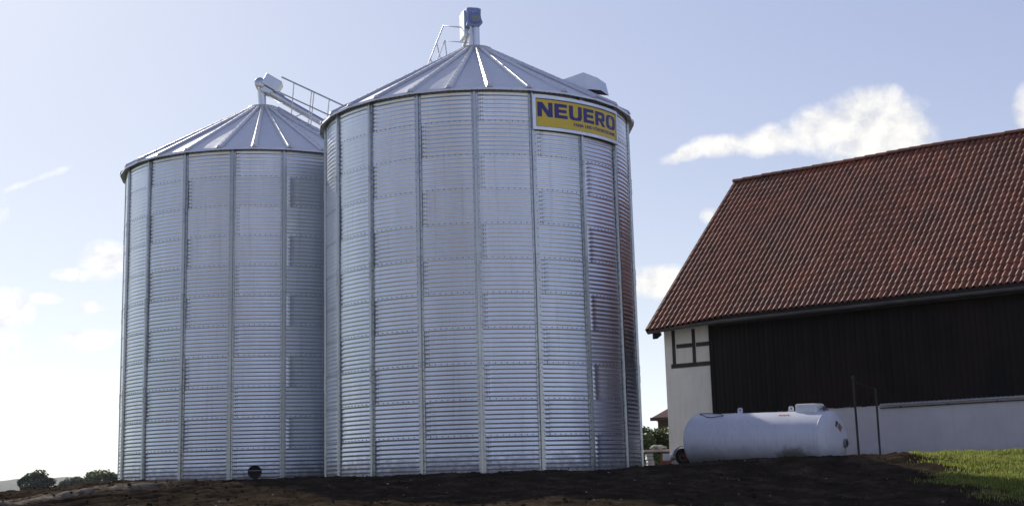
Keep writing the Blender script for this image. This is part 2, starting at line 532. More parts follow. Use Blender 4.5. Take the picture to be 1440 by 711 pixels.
def rounded(pts, n=6):
    """pts: (x,y,r) -> outline with rounded corners"""
    out = []
    m = len(pts)
    for i in range(m):
        x, y, r = pts[i]
        p = Vector((x, y)); a = Vector(pts[i - 1][:2]); b = Vector(pts[(i + 1) % m][:2])
        if r <= 0: out.append((x, y)); continue
        d0 = (a - p).normalized(); d1 = (b - p).normalized()
        s, e = p + d0 * r, p + d1 * r
        for k in range(n + 1):
            t = k / n
            out.append(tuple(s * (1 - t) ** 2 + p * 2 * t * (1 - t) + e * t * t))
    return out
GLY = {
 'N': (1.04, [[(0, 0), (0, 1), (.34, 1), (.74, .43), (.74, 1), (1.04, 1), (1.04, 0), (.70, 0), (.30, .57), (.30, 0)]]),
 'E': (0.95, [[(0, 0), (0, 1), (.93, 1), (.93, .77), (.31, .77), (.31, .61), (.88, .61), (.88, .39), (.31, .39), (.31, .23), (.95, .23), (.95, 0)]]),
 'U': (1.03, [rounded([(0, 1, 0), (0, 0, .32), (1.03, 0, .32), (1.03, 1, 0), (.72, 1, 0), (.72, .23, .14), (.31, .23, .14), (.31, 1, 0)])]),
 'R': (1.02, [rounded([(0, 0, 0), (0, 1, 0), (.99, 1, .26), (.99, .36, .22), (.74, .36, .02), (1.04, 0, 0), (.69, 0, 0), (.43, .34, 0), (.31, .34, 0), (.31, 0, 0)]),
              rounded([(.31, .56, 0), (.31, .78, 0), (.69, .78, .1), (.69, .56, .1)])]),
 'O': (1.10, [rounded([(0, 0, .34), (0, 1, .34), (1.10, 1, .34), (1.10, 0, .34)]), rounded([(.32, .23, .14), (.32, .77, .14), (.78, .77, .14), (.78, .23, .14)])]),
}
def flat_mesh(curve):
    o = bpy.data.objects.new('tmp', curve)
    COL.objects.link(o)
    dg = bpy.context.evaluated_depsgraph_get()
    me = bpy.data.meshes.new_from_object(o.evaluated_get(dg))
    bpy.data.objects.remove(o)
    return me
def glyph(ch):
    cu = bpy.data.curves.new('g', 'CURVE'); cu.dimensions = '2D'; cu.fill_mode = 'BOTH'
    for loop in GLY[ch][1]:
        sp = cu.splines.new('POLY'); sp.points.add(len(loop) - 1)
        for p, (x, y) in zip(sp.points, loop): p.co = (x, y, 0, 1)
        sp.use_cyclic_u = True
    me = flat_mesh(cu)
    return [v.co.copy() for v in me.vertices], [tuple(p.vertices) for p in me.polygons]
def bend_text(vs, fs, x0, y0, sx, sy, off):
    """flat text to the sign: x along the arc in metres from the left edge, y metres above the foot"""
    bm = bmesh.new()
    vv = [bm.verts.new((x0 + v.x * sx, y0 + v.y * sy, 0)) for v in vs]
    for f in fs:
        try: bm.faces.new([vv[i] for i in f])
        except ValueError: pass
    bmesh.ops.recalc_face_normals(bm, faces=bm.faces[:])
    if bm.faces and sum(f.normal.z for f in bm.faces) < 0: bmesh.ops.reverse_faces(bm, faces=bm.faces[:])
    r = bmesh.ops.extrude_face_region(bm, geom=bm.faces[:])
    ev = {e for e in r['geom'] if isinstance(e, bmesh.types.BMVert)}
    for v in bm.verts:
        x, y = v.co.x, v.co.y
        v.co = cyl(S0 + x / RS, RS + off + (0.006 if v in ev else 0.0), ZB + y)
    return bm
WID = (S1 - S0) * RS
word = 'NEUERO'
gap = 0.13
tot = sum(GLY[c][0] for c in word) + gap * (len(word) - 1)
x_l, x_r = 0.135, WID - 0.10
capw = (x_r - x_l) / tot
caph = 0.365
x = x_l
for c in word:
    vs, fs = glyph(c)
    bm = bend_text(vs, fs, x, 0.335, capw, caph, 0.0105)
    mb = MB(); mb.from_bm(bm, 0); sign_part('letter', mb, M_blue)
    x += (GLY[c][0] + gap) * capw
tc = bpy.data.curves.new('sub', 'FONT'); tc.body = 'FARM- UND F\u00d6RDERTECHNIK'; tc.size = 1.0; tc.offset = 0.018
me = flat_mesh(tc)
xs = [v.co.x for v in me.vertices]
tw = (WID - 0.12 - 0.40 * WID) / (max(xs) - min(xs))
bm = bend_text([v.co - Vector((min(xs), 0, 0)) for v in me.vertices], [tuple(p.vertices) for p in me.polygons], 0.40 * WID, 0.19, tw, 0.115, 0.0105)
mb = MB(); mb.from_bm(bm, 0); sign_part('small_lettering', mb, M_blue)

# ---------------------------------------------------------------- conveyor on the far silo
APL = PL + Vector((0, 0, HW + ROOF_RISE))
cdir = Vector((1.0, 0.10, -0.60)).normalized()
cside = cdir.cross(Vector((0, 0, 1))).normalized()       # towards the camera
cup = cside.cross(cdir).normalized()
if cup.z < 0: cup = -cup
cside = cup.cross(cdir).normalized()
if cside.y > 0: cside = -cside
def cfr(o): return Matrix(((cdir.x, cside.x, cup.x, o.x), (cdir.y, cside.y, cup.y, o.y), (cdir.z, cside.z, cup.z, o.z), (0, 0, 0, 1)))
conv = empty('grain_conveyor', APL)
tag(conv, 'inclined grain conveyor with railed catwalk running down from the left silo roof', 'conveyor', 'grain conveyors on the silos')
def child(par, name, mb, mats, origin):
    me = mb.mesh(name); me.transform(Matrix.Translation(-origin)); return link_mesh(name, me, mats, par)
HC = at(381, 121, 41.9)                                   # centre of the head housing
Mh = cfr(HC)
mb = MB()
# hood: box with a rounded tail, open underneath at the top end
poly = [(-0.27, -0.12), (-0.27, 0.24), (0.29, 0.24), (0.29, -0.12)]
mb.prism(poly, -0.28, 0.28, 0, Mh, 0.018)
child(conv, 'drive_housing', mb, M_steel, APL)
mb = MB()
mb.lathe([(0.0, -0.25), (0.15, -0.25), (0.165, -0.235), (0.165, 0.235), (0.15, 0.25), (0.0, 0.25)], 26, 0, True, Mh @ Matrix.Translation((-0.30, -0.0, -0.13)) @ Matrix.Rotation(R_(90), 4, 'X'))
mb.prism([(-0.30, -0.28), (-0.28, -0.125), (0.20, -0.125), (0.12, -0.27), (-0.10, -0.34)], -0.20, 0.20, 0, Mh, 0.02)
child(conv, 'discharge_spout', mb, M_steel, APL)
mb = MB()
top_in = Mh @ Vector((-0.16, 0.0, -0.28))
mb.tube([top_in, Vector((APL.x - 0.03, APL.y, APL.z + 0.2)), Vector((APL.x, APL.y, APL.z - 0.05))], [0.13, 0.12, 0.12], 18)
child(conv, 'down_pipe', mb, M_steel, APL)
TL = 12.0
mb = MB()
a = Mh @ Vector((0.05, 0, -0.20)); b = a + cdir * TL
mb.tube([a, b], 0.115, 16)
for k in range(1, 6):
    c = a + cdir * (TL * k / 6)
    mb.tube([c - cdir * 0.03, c + cdir * 0.03], 0.15, 16)
mb.tube([a - cdir * 0.08, a + cdir * 0.5], 0.145, 16)
child(conv, 'tube', mb, M_steel, APL)
# catwalk on the camera side
w0 = at(391, 150.5, 40.85); w1 = w0 + cdir * 8.0
mb = MB()
for s in (0, 0.42):
    o = -cside * s
    mb.tube([w0 + o, w1 + o], 0.022, 6)
k = 0.0
while k < 8.0:
    mb.tube([w0 + cdir * k, w0 + cdir * k - cside * 0.42], 0.010, 5); k += 0.22
child(conv, 'catwalk', mb, M_rail, APL)
mb = MB()
r0 = at(396, 108.5, 40.75)
up1 = (r0 - w0).dot(cup)
off = r0 - w0
post_off = cup * up1
rdir = (at(478, 146.5, 40.8) - r0).normalized()
mb.tube([r0, r0 + rdir * 7.4], 0.025, 7)
m0 = at(391, 129, 40.8)
mdir = (at(460.6, 161, 40.8) - m0).normalized()
mb.tube([m0, m0 + mdir * 7.4], 0.021, 6)
for k in (0.42, 1.02, 1.10, 1.62, 2.35, 3.1, 3.9, 4.7, 5.5, 6.3, 7.1):
    mb.tube([w0 + cdir * (k + 0.05), r0 + rdir * k], 0.017, 6)
child(conv, 'handrail', mb, M_rail, APL)
for k in (0.6, 1.9, 3.2, 4.5, 5.8):
    mb = MB()
    q = w0 + cdir * k
    tq = a + cdir * ((q - a).dot(cdir))
    mb.tube([q, tq], 0.016, 6)
    mb.tube([q - cside * 0.42 + cdir * 0.35, q - cup * 0.0], 0.012, 6)
    child(conv, 'bracket', mb, M_rail, APL)
mb = MB()
e = b
for dx in (-0.6, 0.6):
    mb.tube([e + Vector((0, dx * 0.2, -0.1)), Vector((e.x, e.y + dx, BASE - 0.4))], 0.06, 8)
mb.box(e.x - 0.35, e.x + 0.35, e.y - 0.35, e.y + 0.35, e.z - 0.45, e.z + 0.3)
child(conv, 'trestle', mb, M_rail, APL)

# ---------------------------------------------------------------- conveyor on the near silo
APM = PM + Vector((0, 0, HW + ROOF_RISE))
conv2 = empty('grain_conveyor', APM)
tag(conv2, 'grain conveyor head with grey drive motor and stair rails on top of the near silo', 'conveyor', 'grain conveyors on the silos')
c2 = at(665, 26, 36.5)
s = 36.5 / 1953 / 0.98
def P2(px, py): return ((px - 665) * s, -(py - 26) * s)
mb = MB()
M2 = Matrix.Translation(c2) @ Matrix.Rotation(R_(15), 4, 'Z')
front = [P2(654, 39), P2(656, 26), P2(654.3, 13), P2(659, 12), P2(671, 12), P2(675.5, 13.5), P2(675, 26), P2(678, 34), P2(673, 40), P2(660, 40)]
mb.prism(front, -0.14, 0.05, 0, M2, 0.012)
child(conv2, 'drive_motor', mb, M_motor, APM)
mb = MB()
mb.prism([P2(652.5, 51), P2(652.5, 13.5), P2(674, 14), P2(674, 51), P2(670, 51), P2(669, 42), P2(659, 42), P2(658, 51)], 0.055, 0.62, 0, M2, 0.012)
child(conv2, 'head_housing', mb, M_steel, APM)
mb = MB()
mb.lathe([(0.16, 0), (0.16, 0.04), (0.13, 0.06), (0.0, 0.06)], 20, 0, True, M2 @ Matrix.Translation((0.03, -0.14, -0.03)) @ Matrix.Rotation(R_(90), 4, 'X'))
child(conv2, 'fan_cover', mb, M_motor, APM)
mb = MB()
mb.lathe([(0.06, 0.0), (0.055, 0.075), (0.0, 0.08)], 14, 0, True, M2 @ Matrix.Translation((0.03, -0.14, -0.03)) @ Matrix.Rotation(R_(90), 4, 'X'))
child(conv2, 'hub_badge', mb, M_badge, APM)
mb = MB()
mb.box(-0.05, 0.07, -0.155, -0.138, 0.08, 0.14, 0, 0.004, 0.5, M2)
child(conv2, 'plate', mb, M_sframe, APM)
mb = MB()
mb.tube([Vector((APM.x + 0.02, APM.y, APM.z - 0.03)), Vector((APM.x + 0.02, APM.y, c2.z - 0.2))], 0.115, 18)
mb.tube([Vector((APM.x - 0.1, APM.y - 0.13, APM.z - 0.02)), Vector((APM.x - 0.1, APM.y - 0.13, c2.z - 0.24))], 0.03, 8)
child(conv2, 'down_pipe', mb, M_steel, APM)
d2 = Vector((-0.40, 1.0, -0.85)).normalized()
mb = MB()
q0 = c2 + Vector((0, 0.3, -0.1))
mb.tube([q0, q0 + d2 * 18.0], 0.13, 14)
child(conv2, 'tube', mb, M_steel, APM)
mb = MB()
p_a = at(623.7, 36.2, 37.3); p_b = at(650, 38.8, 36.8)
run = Vector((-0.50, 1.0, -0.78)).normalized()
mb.tube([p_b, p_a, p_a + run * 2.6], 0.019, 7)
p_c = at(625.6, 57.4, 37.3); p_d = at(657, 60.3, 36.8)
mb.tube([p_d, p_c, p_c + run * 1.9], 0.017, 7)
for k in (0.62, 1.18, 1.75):
    u = p_a + run * k
    mb.tube([u, u + Vector((0.16, 0.0, -0.75))], 0.015, 6)
mb.tube([p_c, p_c + Vector((0.05, 0, -0.5))], 0.015, 6)
child(conv2, 'stair_rail', mb, M_rail, APM)

# ---------------------------------------------------------------- barn
BE = 0.7104
BC = Vector((4.21, 43.166, 0.0))
barn = empty('barn', (BC.x, BC.y, Z0 + 0.2), -BE)
tag(barn, 'large barn with red brown tiled roof, black boarding and white plaster base', 'barn')
bu = Vector((math.cos(BE), -math.sin(BE), 0)); bn = Vector((math.sin(BE), math.cos(BE), 0))
BG = Z0 + 0.2
def bl(px, py, yoff):
    """picture point on the vertical plane yoff behind the eave line -> barn-local coordinates"""
    p = on_plane(px, py, BC + bn * yoff, bn)
    r = p - Vector((BC.x, BC.y, BG))
    return Vector((r.dot(bu), r.dot(bn), r.z))
H_E, H_R, H_W, W_R = 4.6 + Z0 - BG, 9.881 + Z0 - BG, 1.777 + Z0 - BG, 5.494
YW = 0.5
XL = bl(938, 560, YW).x
XC = bl(1001, 520, YW).x
XR = 21.0
LEN = XR + 0.6

m, nt, bs = new_mat('roof_tile')
co = obj_co(nt)
tone = attr(nt)
c = nt.ramp(tone, [(0.0, (0.15, 0.052, 0.028)), (0.35, (0.23, 0.074, 0.037)), (0.7, (0.30, 0.096, 0.047)), (1.0, (0.37, 0.138, 0.074))])
big = nt.noise(co, 0.45, 4)
c = nt.mix(nt.ramp(big, [(0.40, 0.45), (0.62, 0.0)]), c, (0.105, 0.060, 0.042))
c = nt.mix(nt.ramp(nt.noise(co, 14, 6, 0.7), [(0.55, 0.0), (0.72, 0.4)]), c, (0.22, 0.18, 0.14))
L(nt, c, bs.inputs['Base Color']); bs.inputs['Roughness'].default_value = 0.66
b = nt.n('ShaderNodeBump', ins={'Strength': 0.2, 'Distance': 0.004, 'Height': nt.noise(co, 70, 4)})
L(nt, b.outputs[0], bs.inputs['Normal'])
M_tile = m

SLOPE = Vector((0, W_R, H_R - H_E)); SL = SLOPE.length; sdir = SLOPE.normalized(); snor = Vector((0, -sdir.z, sdir.y))
def s_low(x):
    t = min(1, max(0, (3.2 - x) / 3.2))
    return -0.30 * (t * t * (3 - 2 * t))
def rsag(x): return 0.035 * math.sin(x * 0.37 + 0.5) + 0.018 * math.sin(x * 0.95 + 1) - 0.02
def roof_xyz(x, s, h):
    lo = s_low(x)
    ss = lo + s * (1 - lo / SL)
    sag = 0.02 * math.sin(x * 0.5) + 0.015 * math.sin(x * 1.3 + 1)
    p = Vector((x, 0, H_E)) + sdir * ss + snor * (h + 1.6 * sag * math.sin(math.pi * s / SL))
    p.z += rsag(x) * max(0, min(1, s / SL))
    return p
X0R = bl(914, 466, 0).x
TW, TLN = 0.182, 0.300
ncol = int((XR - X0R) / TW); nrow = int(math.ceil(SL / TLN)); TLN = SL / nrow
prof_u = [(0.0, -0.006), (0.05, 0.006), (0.14, 0.026), (0.26, 0.048), (0.38, 0.064), (0.48, 0.069), (0.58, 0.063), (0.67, 0.044), (0.74, 0.016), (0.79, -0.004), (0.88, -0.016), (1.0, -0.006)]
mb = MB()
V = []; F = []; TN = []; SM = []
for r in range(nrow):
    for cix in range(ncol):
        jz = random.gauss(0, 0.002); jr = random.gauss(0, 0.004); js = random.gauss(0, 0.004)
        tn = min(1, max(0, random.gauss(0.5, 0.22)))
        b0 = len(V)
        k = len(prof_u)
        for (s_, hh) in ((r * TLN + js, 0.028), ((r + 1) * TLN + 0.02, 0.0)):
            for u, h in prof_u:
                V.append(roof_xyz(X0R + (cix + u) * TW, s_, h * 0.80 + hh + jz + jr * (u - 0.5))[:])
        for i in range(k - 1):
            F.append((b0 + i, b0 + i + 1, b0 + k + i + 1, b0 + k + i)); TN.append(tn); SM.append(True)
        b1 = len(V)
        for hh in (0.028, 0.002):
            for u, h in prof_u:
                V.append(roof_xyz(X0R + (cix + u) * TW, r * TLN + js, h * 0.80 + hh + jz + jr * (u - 0.5))[:])
        for i in range(k - 1):
            F.append((b1 + k + i, b1 + k + i + 1, b1 + i + 1, b1 + i)); TN.append(tn * 0.8); SM.append(False)
mb.v, mb.f, mb.tone, mb.sm, mb.mi = V, F, TN, SM, [0] * len(F)
# rear slope and underside, plain
mb.add([(X0R, W_R + 0.1, H_R - 0.12), (XR, W_R + 0.1, H_R - 0.12), (XR, 2 * W_R, H_E), (X0R, 2 * W_R, H_E)], [(0, 1, 2, 3)])
roof = mb.build('roof', M_tile, barn)
mb = MB()
und = []
NU = 24
for i in range(NU + 1):
    x = X0R + 0.03 + (XR - X0R - 0.06) * (i / NU) ** 2
    und += [roof_xyz(x, 0.04, -0.03)[:], roof_xyz(x, SL - 0.05, -0.03)[:], roof_xyz(x, SL - 0.05, -0.10)[:], roof_xyz(x, 0.04, -0.10)[:]]
fs = []
for i in range(NU):
    for k in range(4):
        fs.append((i * 4 + k, (i + 1) * 4 + k, (i + 1) * 4 + (k + 1) % 4, i * 4 + (k + 1) % 4))
fs += [(3, 2, 1, 0), tuple(NU * 4 + k for k in range(4))]
mb.add(und, fs)
M_boarddark = simple('tarred_timber', (0.020, 0.015, 0.012), 0.75, 0, 0.25, 3)
mb.build('roof_boarding', M_boarddark, roof)
# ridge tiles
mb = MB()
x = X0R
while x < XR:
    zj = random.uniform(-0.008, 0.008) + rsag(x + 0.2)
    pr = []
    for a in range(9):
        an = math.pi * a / 8
        pr.append((math.cos(an) * 0.15, math.sin(an) * 0.12))
    vs = [(x, W_R + p, H_R + 0.0 + q + zj + 0.012) for p, q in pr] + [(x + 0.40, W_R + p * 0.93, H_R + q * 0.93 + zj) for p, q in pr]
    mb.add(vs, [(i, i + 1, i + 10, i + 9) for i in range(8)] + [tuple(range(9))[::-1]], 0, False, random.uniform(0.2, 0.6))
    x += 0.385
mb.build('ridge_tile', M_tile, roof)
# verge board on the left gable edge
mb = MB()
vs = []
for i in range(13):
    s = SL * i / 12
    vs += [roof_xyz(X0R - 0.012, s, 0.04), roof_xyz(X0R - 0.012, s, -0.13), roof_xyz(X0R + 0.02, s, -0.13), roof_xyz(X0R + 0.02, s, 0.03)]
fs = []
for i in range(12):
    for k in range(4): fs.append((i * 4 + k, i * 4 + (k + 1) % 4, (i + 1) * 4 + (k + 1) % 4, (i + 1) * 4 + k))
fs += [(0, 1, 2, 3), (51, 50, 49, 48)]
mb.add(vs, fs)
mb.build('verge_board', simple('verge_timber', (0.05, 0.032, 0.026), 0.8, 0, 0.25, 4), roof)
# gutter
M_zinc = simple('gutter_zinc', (0.13, 0.13, 0.135), 0.5, 0.4, 0.2, 2)
mb = MB()
gz = H_E - 0.165
g0 = Vector((X0R - 0.02, -0.06, gz - 0.05)); 
def gpt(x): 
    return Vector((x, -0.07, gz - 0.10 * max(0, (2.6 - x) / 2.6) ** 1.5))
xs = [X0R - 0.02 + (XR - X0R) * i / 40 for i in range(41)]
vs = []; fs = []
for x in xs:
    o = gpt(x)
    for a in range(9):
        an = math.pi + math.pi * a / 8
        vs.append(o + Vector((0, math.cos(an) * 0.075, math.sin(an) * 0.075 + 0.03)))
    vs.append(o + Vector((0, -0.082, 0.034)))
for i in range(40):
    for k in range(8): fs.append((i * 10 + k, (i + 1) * 10 + k, (i + 1) * 10 + k + 1, i * 10 + k + 1))
mb.add(vs, fs, 0, True)
mb.tube([gpt(x) + Vector((0, -0.078, 0.036)) for x in xs], 0.012, 6)
mb.build('gutter', M_zinc, barn)
mb = MB()
mb.box(2.2, XR - 0.1, 0.03, 0.06, H_E - 0.26, H_E + 0.015)
mb.build('fascia', M_boarddark, barn)
mb = MB()
mb.prism([(0.0, 0.0), (0.0, 0.22), (0.36, 0.22), (0.36, 0.14), (0.14, 0.02)], 0, 0.09, 0, Matrix.Translation((X0R + 0.14, 0.06, H_E - 0.46)) @ Matrix.Rotation(R_(90), 4, 'Z'))
mb.build('rafter_end', M_boarddark, barn)
# soffit between wall and eave on the left end
mb = MB()
mb.box(X0R + 0.1, 2.3, 0.05, 0.7, H_E - 0.10, H_E - 0.07)
mb.build('soffit', M_boarddark, barn)

def plaster(name, c_lo, c_hi):
    m, nt, bs = new_mat(name)
    co = obj_co(nt)
    n1 = nt.noise(co, 1.2, 6, 0.6)
    c = nt.ramp(n1, [(0.3, c_lo), (0.7, c_hi)])
    mp = nt.n('ShaderNodeMapping', ins={'Vector': co, 'Scale': (3.0, 3.0, 0.35)})
    c = nt.mix(nt.ramp(nt.noise(mp.outputs[0], 2.0, 6, 0.65), [(0.5, 0.0), (0.8, 0.35)]), c, (0.40, 0.38, 0.35))
    sz = nt.n('ShaderNodeSeparateXYZ', ins={0: co}).outputs[2]
    zz = nt.math('ADD', sz, nt.math('MULTIPLY', nt.noise(co, 4, 5), 0.5))
    c = nt.mix(nt.ramp(zz, [(0.30, 0.55), (0.62, 0.0)]), c, (0.30, 0.28, 0.24))
    L(nt, c, bs.inputs['Base Color']); bs.inputs['Roughness'].default_value = 0.9
    b = nt.n('ShaderNodeBump', ins={'Strength': 0.35, 'Distance': 0.01, 'Height': nt.noise(co, 25, 6)})
    L(nt, b.outputs[0], bs.inputs['Normal'])
    return m
M_plaster = plaster('white_plaster', (0.76, 0.73, 0.67), (0.84, 0.81, 0.75))
M_limewash = plaster('grey_limewash', (0.56, 0.53, 0.54), (0.66, 0.62, 0.63))

mb = MB()
mb.box(XL, XC + 0.1, YW, YW + 0.35, -0.6, H_E - 0.02 + 0.1)
mb.build('plaster_wall', M_plaster, barn)
mb = MB()
mb.box(XC + 0.101, XR - 0.3, YW - 0.06, YW + 0.35, -0.6, H_W - 0.002)
mb.build('base_wall', M_limewash, barn)
# timber frame on the plaster
def tb(pa, pb, w, horiz):
    a = bl(*pa, YW); b = bl(*pb, YW)
    mb = MB()
    yj = random.uniform(0.018, 0.026)
    if horiz: mb.box(a.x, b.x, YW - yj, YW + 0.05, (a.z + b.z) / 2 - w / 2, (a.z + b.z) / 2 + w / 2, 0, 0.006)
    else: mb.box(a.x - w / 2, a.x + w / 2, YW - yj, YW + 0.05, min(a.z, b.z), max(a.z, b.z), 0, 0.006)
    mb.build('timber_beam', M_timber, barn)
M_timber = simple('frame_timber', (0.045, 0.038, 0.034), 0.8, 0, 0.3, 5, 0.3, 20)
tb((948.8, 513), (948, 464), 0.115, False)
tb((977, 509), (975.5, 462), 0.115, False)
zb1 = bl(945, 514, YW); 
tb((944.5, 515), (1004.5, 509.5), 0.13, True)
tb((951.5, 486.5), (973.8, 485), 0.125, True)
tb((979, 483.8), (1000, 482.6), 0.125, True)
# black boarding
m, nt, bs = new_mat('black_boarding')
co = obj_co(nt); tone = attr(nt)
mp = nt.n('ShaderNodeMapping', ins={'Vector': co, 'Scale': (12, 12, 0.8)})
g = nt.noise(mp.outputs[0], 3.0, 6, 0.65)
c = nt.ramp(nt.math('ADD', nt.math('MULTIPLY', g, 0.6), nt.math('MULTIPLY', tone, 0.4)), [(0.25, (0.004, 0.0034, 0.0032)), (0.8, (0.011, 0.0078, 0.007))])
c = nt.mix(nt.ramp(nt.noise(co, 0.35, 3), [(0.5, 0.0), (0.68, 0.7)]), c, (0.022, 0.009, 0.007))
L(nt, c, bs.inputs['Base Color']); bs.inputs['Roughness'].default_value = 0.7
bs.inputs['Specular IOR Level'].default_value = 0.25
b = nt.n('ShaderNodeBump', ins={'Strength': 0.5, 'Distance': 0.006, 'Height': g})
L(nt, b.outputs[0], bs.inputs['Normal'])
M_black = m
mb = MB()
x = XC
while x < XR - 0.3:
    w = random.uniform(0.15, 0.18)
    y = random.uniform(0, 0.012)
    mb.box(x, x + w - 0.012, YW - 0.085 + y, YW - 0.062 + y, H_W - 0.05 - random.uniform(0, 0.02) if x > XC + 0.3 else H_W - 0.03, H_E - 0.0, 0, 0.0, random.random())
    x += w
mb.box(XC + 0.01, XR - 0.31, YW - 0.0605, YW - 0.02, H_W - 0.0, H_E - 0.01, 0, 0, 0.0)
mb.build('board_cladding', M_black, barn)
# coping along the right part of the base wall: corrugated strip on brackets
xa = bl(1238, 560, YW - 0.06).x
mb = MB()
n = 0; x = xa
vs = []; fs = []
cols = int((XR - 0.4 - xa) / 0.02)
for i in range(cols + 1):
    xx = xa + i * 0.02
    wz = 0.010 * math.sin(2 * math.pi * xx / 0.13)
    vs += [(xx, YW - 0.075, H_W - 0.01 + 0.5 * wz), (xx, YW - 0.15, H_W - 0.055 + wz), (xx, YW - 0.15, H_W - 0.075 + wz), (xx, YW - 0.075, H_W - 0.035 + 0.5 * wz)]
for i in range(cols):
    for k in range(4): fs.append((i * 4 + k, (i + 1) * 4 + k, (i + 1) * 4 + (k + 1) % 4, i * 4 + (k + 1) % 4))
mb.add(vs, fs, 0, True)
mb.build('coping', simple('coping_sheet', (0.42, 0.41, 0.42), 0.8, 0, 0.15, 3), barn)
mb = MB()
mb.tube([(xa, YW - 0.10, H_W - 0.135), (XR - 0.5, YW - 0.10, H_W - 0.135)], 0.016, 6)
x = xa + 0.6
while x < XR - 0.6:
    mb.tube([(x, YW - 0.05, H_W - 0.13), (x, YW - 0.115, H_W - 0.13)], 0.028, 6); x += 1.35
mb.build('conduit', simple('conduit_dark', (0.06, 0.055, 0.06), 0.6), barn)
# other sides of the house
mb = MB()
GX = XL + 0.002
mb.prism([(YW + 0.36, -0.6), (YW + 0.36, H_E), (W_R, H_R - 0.15), (2 * W_R - 0.4, H_E), (2 * W_R - 0.4, -0.6)], -GX - 0.3, -GX, 0, Matrix.Rotation(R_(90), 4, 'Z'))
mb.prism([(YW + 0.36, -0.6), (YW + 0.36, H_E), (W_R, H_R - 0.15), (2 * W_R - 0.4, H_E), (2 * W_R - 0.4, -0.6)], -(XR - 0.35), -(XR - 0.65), 0, Matrix.Rotation(R_(90), 4, 'Z'))
mb.build('gable_wall', M_plaster, barn)
mb = MB(); mb.box(GX + 0.31, XR - 0.66, 2 * W_R - 0.8, 2 * W_R - 0.4, -0.6, H_E); mb.build('rear_wall', M_plaster, barn)

# ---------------------------------------------------------------- ground
def sstep(a, b, x):
    t = np.clip((x - a) / (b - a), 0, 1); return t * t * (3 - 2 * t)
def hbase(X, Y):
    X = np.asarray(X, float); Y = np.asarray(Y, float)
    left = np.minimum(-1.6 + 0.0552 * Y, 0.135)
    k = sstep(31.0, 32.6, Y)
    left = left * (1 - k) + 0.138 * k
    right = np.minimum(0.27 - 0.124 * (31.0 - Y), 0.27)
    right = np.maximum(right, -1.6)
    mx = sstep(1.5, 5.5, X)
    h = left * (1 - mx) + right * mx
    # far left: mound falls to the field
    AA = X / np.maximum(Y, 1.0)
    lf = sstep(-0.272, -0.372, AA) * 0.17 * (Y > 5) + sstep(-14.5, -24, X) * 1.6
    rf = sstep(34, 60, X) * 1.7
    bk = sstep(50, 72, Y) * 1.75
    h = h - np.maximum(np.maximum(lf, rf), bk)
    return np.maximum(h, -1.6)
def ground_noise(x, y):
    p = Vector((x, y, 0))
    a = noise.fractal(p * 0.55, 0.9, 2.0, 4) * 0.055
    b = noise.fractal(p * 2.6 + Vector((7, 3, 1)), 0.8, 2.1, 4) * 0.040
    c = noise.noise(p * 6.5 + Vector((1, 9, 4))) * 0.026
    return a + b + c
def lumps_weight(X, Y):
    near = (sstep(12, 16, Y) * (1 - sstep(40, 52, Y))) * (sstep(-20, -15, X)) * (1 - sstep(14, 22, X))
    # keep it calm at the silo walls and the barn
    return near
def axis(lo, hi, a, b, d, g):
    out = [a]
    x = a; s = d
    while x > lo: s *= g; x -= s; out.append(x)
    out = out[::-1]
    x = a
    while x < b: x += d; out.append(x)
    s = d
    while x < hi: s *= g; x += s; out.append(x)
    return np.array(out)
GX_ = axis(-4500, 4500, -16, 15, 0.075, 1.22)
GY_ = axis(-400, 6000, 17.5, 36, 0.062, 1.20)
XX, YY = np.meshgrid(GX_, GY_)
HH = hbase(XX, YY)
WW = lumps_weight(XX, YY)
def extra(X, Y):
    """ruts and banks left by the machines"""
    e = 0
    # wheel ruts on the left running towards the silos
    for (ox, oy, ang, dep) in ((-7.5, 27.0, 0.62, 0.085), (-6.1, 26.0, 0.62, 0.075), (-9.2, 26.0, 0.50, 0.07)):
        ca, sa = math.cos(ang), math.sin(ang)
        u = (X - ox) * ca + (Y - oy) * sa
        v = -(X - ox) * sa + (Y - oy) * ca + 0.12 * np.sin(u * 0.9)
        w = np.exp(-(u / 4.5) ** 4)
        e = e + w * dep * (-np.exp(-(v / 0.22) ** 2) + 0.7 * np.exp(-((np.abs(v) - 0.42) / 0.16) ** 2))
    # low terrace edge left of the silos
    ca, sa = math.cos(0.80), math.sin(0.80)
    u = (X + 8.7) * ca + (Y - 28.6) * sa
    v = -(X + 8.7) * sa + (Y - 28.6) * ca + 0.10 * np.sin(u * 1.3) + 0.05 * np.sin(u * 3.7)
    e = e + 0.09 * np.exp(-(u / 3.2) ** 4) * (sstep(-0.10, 0.12, v) - 0.35 * sstep(0.2, 1.6, v))
    # bank of spoil in front of the tank
    e = e + 0.10 * np.exp(-((Y - 30.0) / 0.9) ** 2) * sstep(2.6, 4.2, X) * (1 - sstep(8.2, 9.6, X))
    return e
NZ = np.zeros_like(HH)
ys, xs_ = np.where(WW > 0.001)
for j, i in zip(ys, xs_): NZ[j, i] = ground_noise(XX[j, i], YY[j, i])
HH = HH + WW * (NZ + extra(XX, YY))
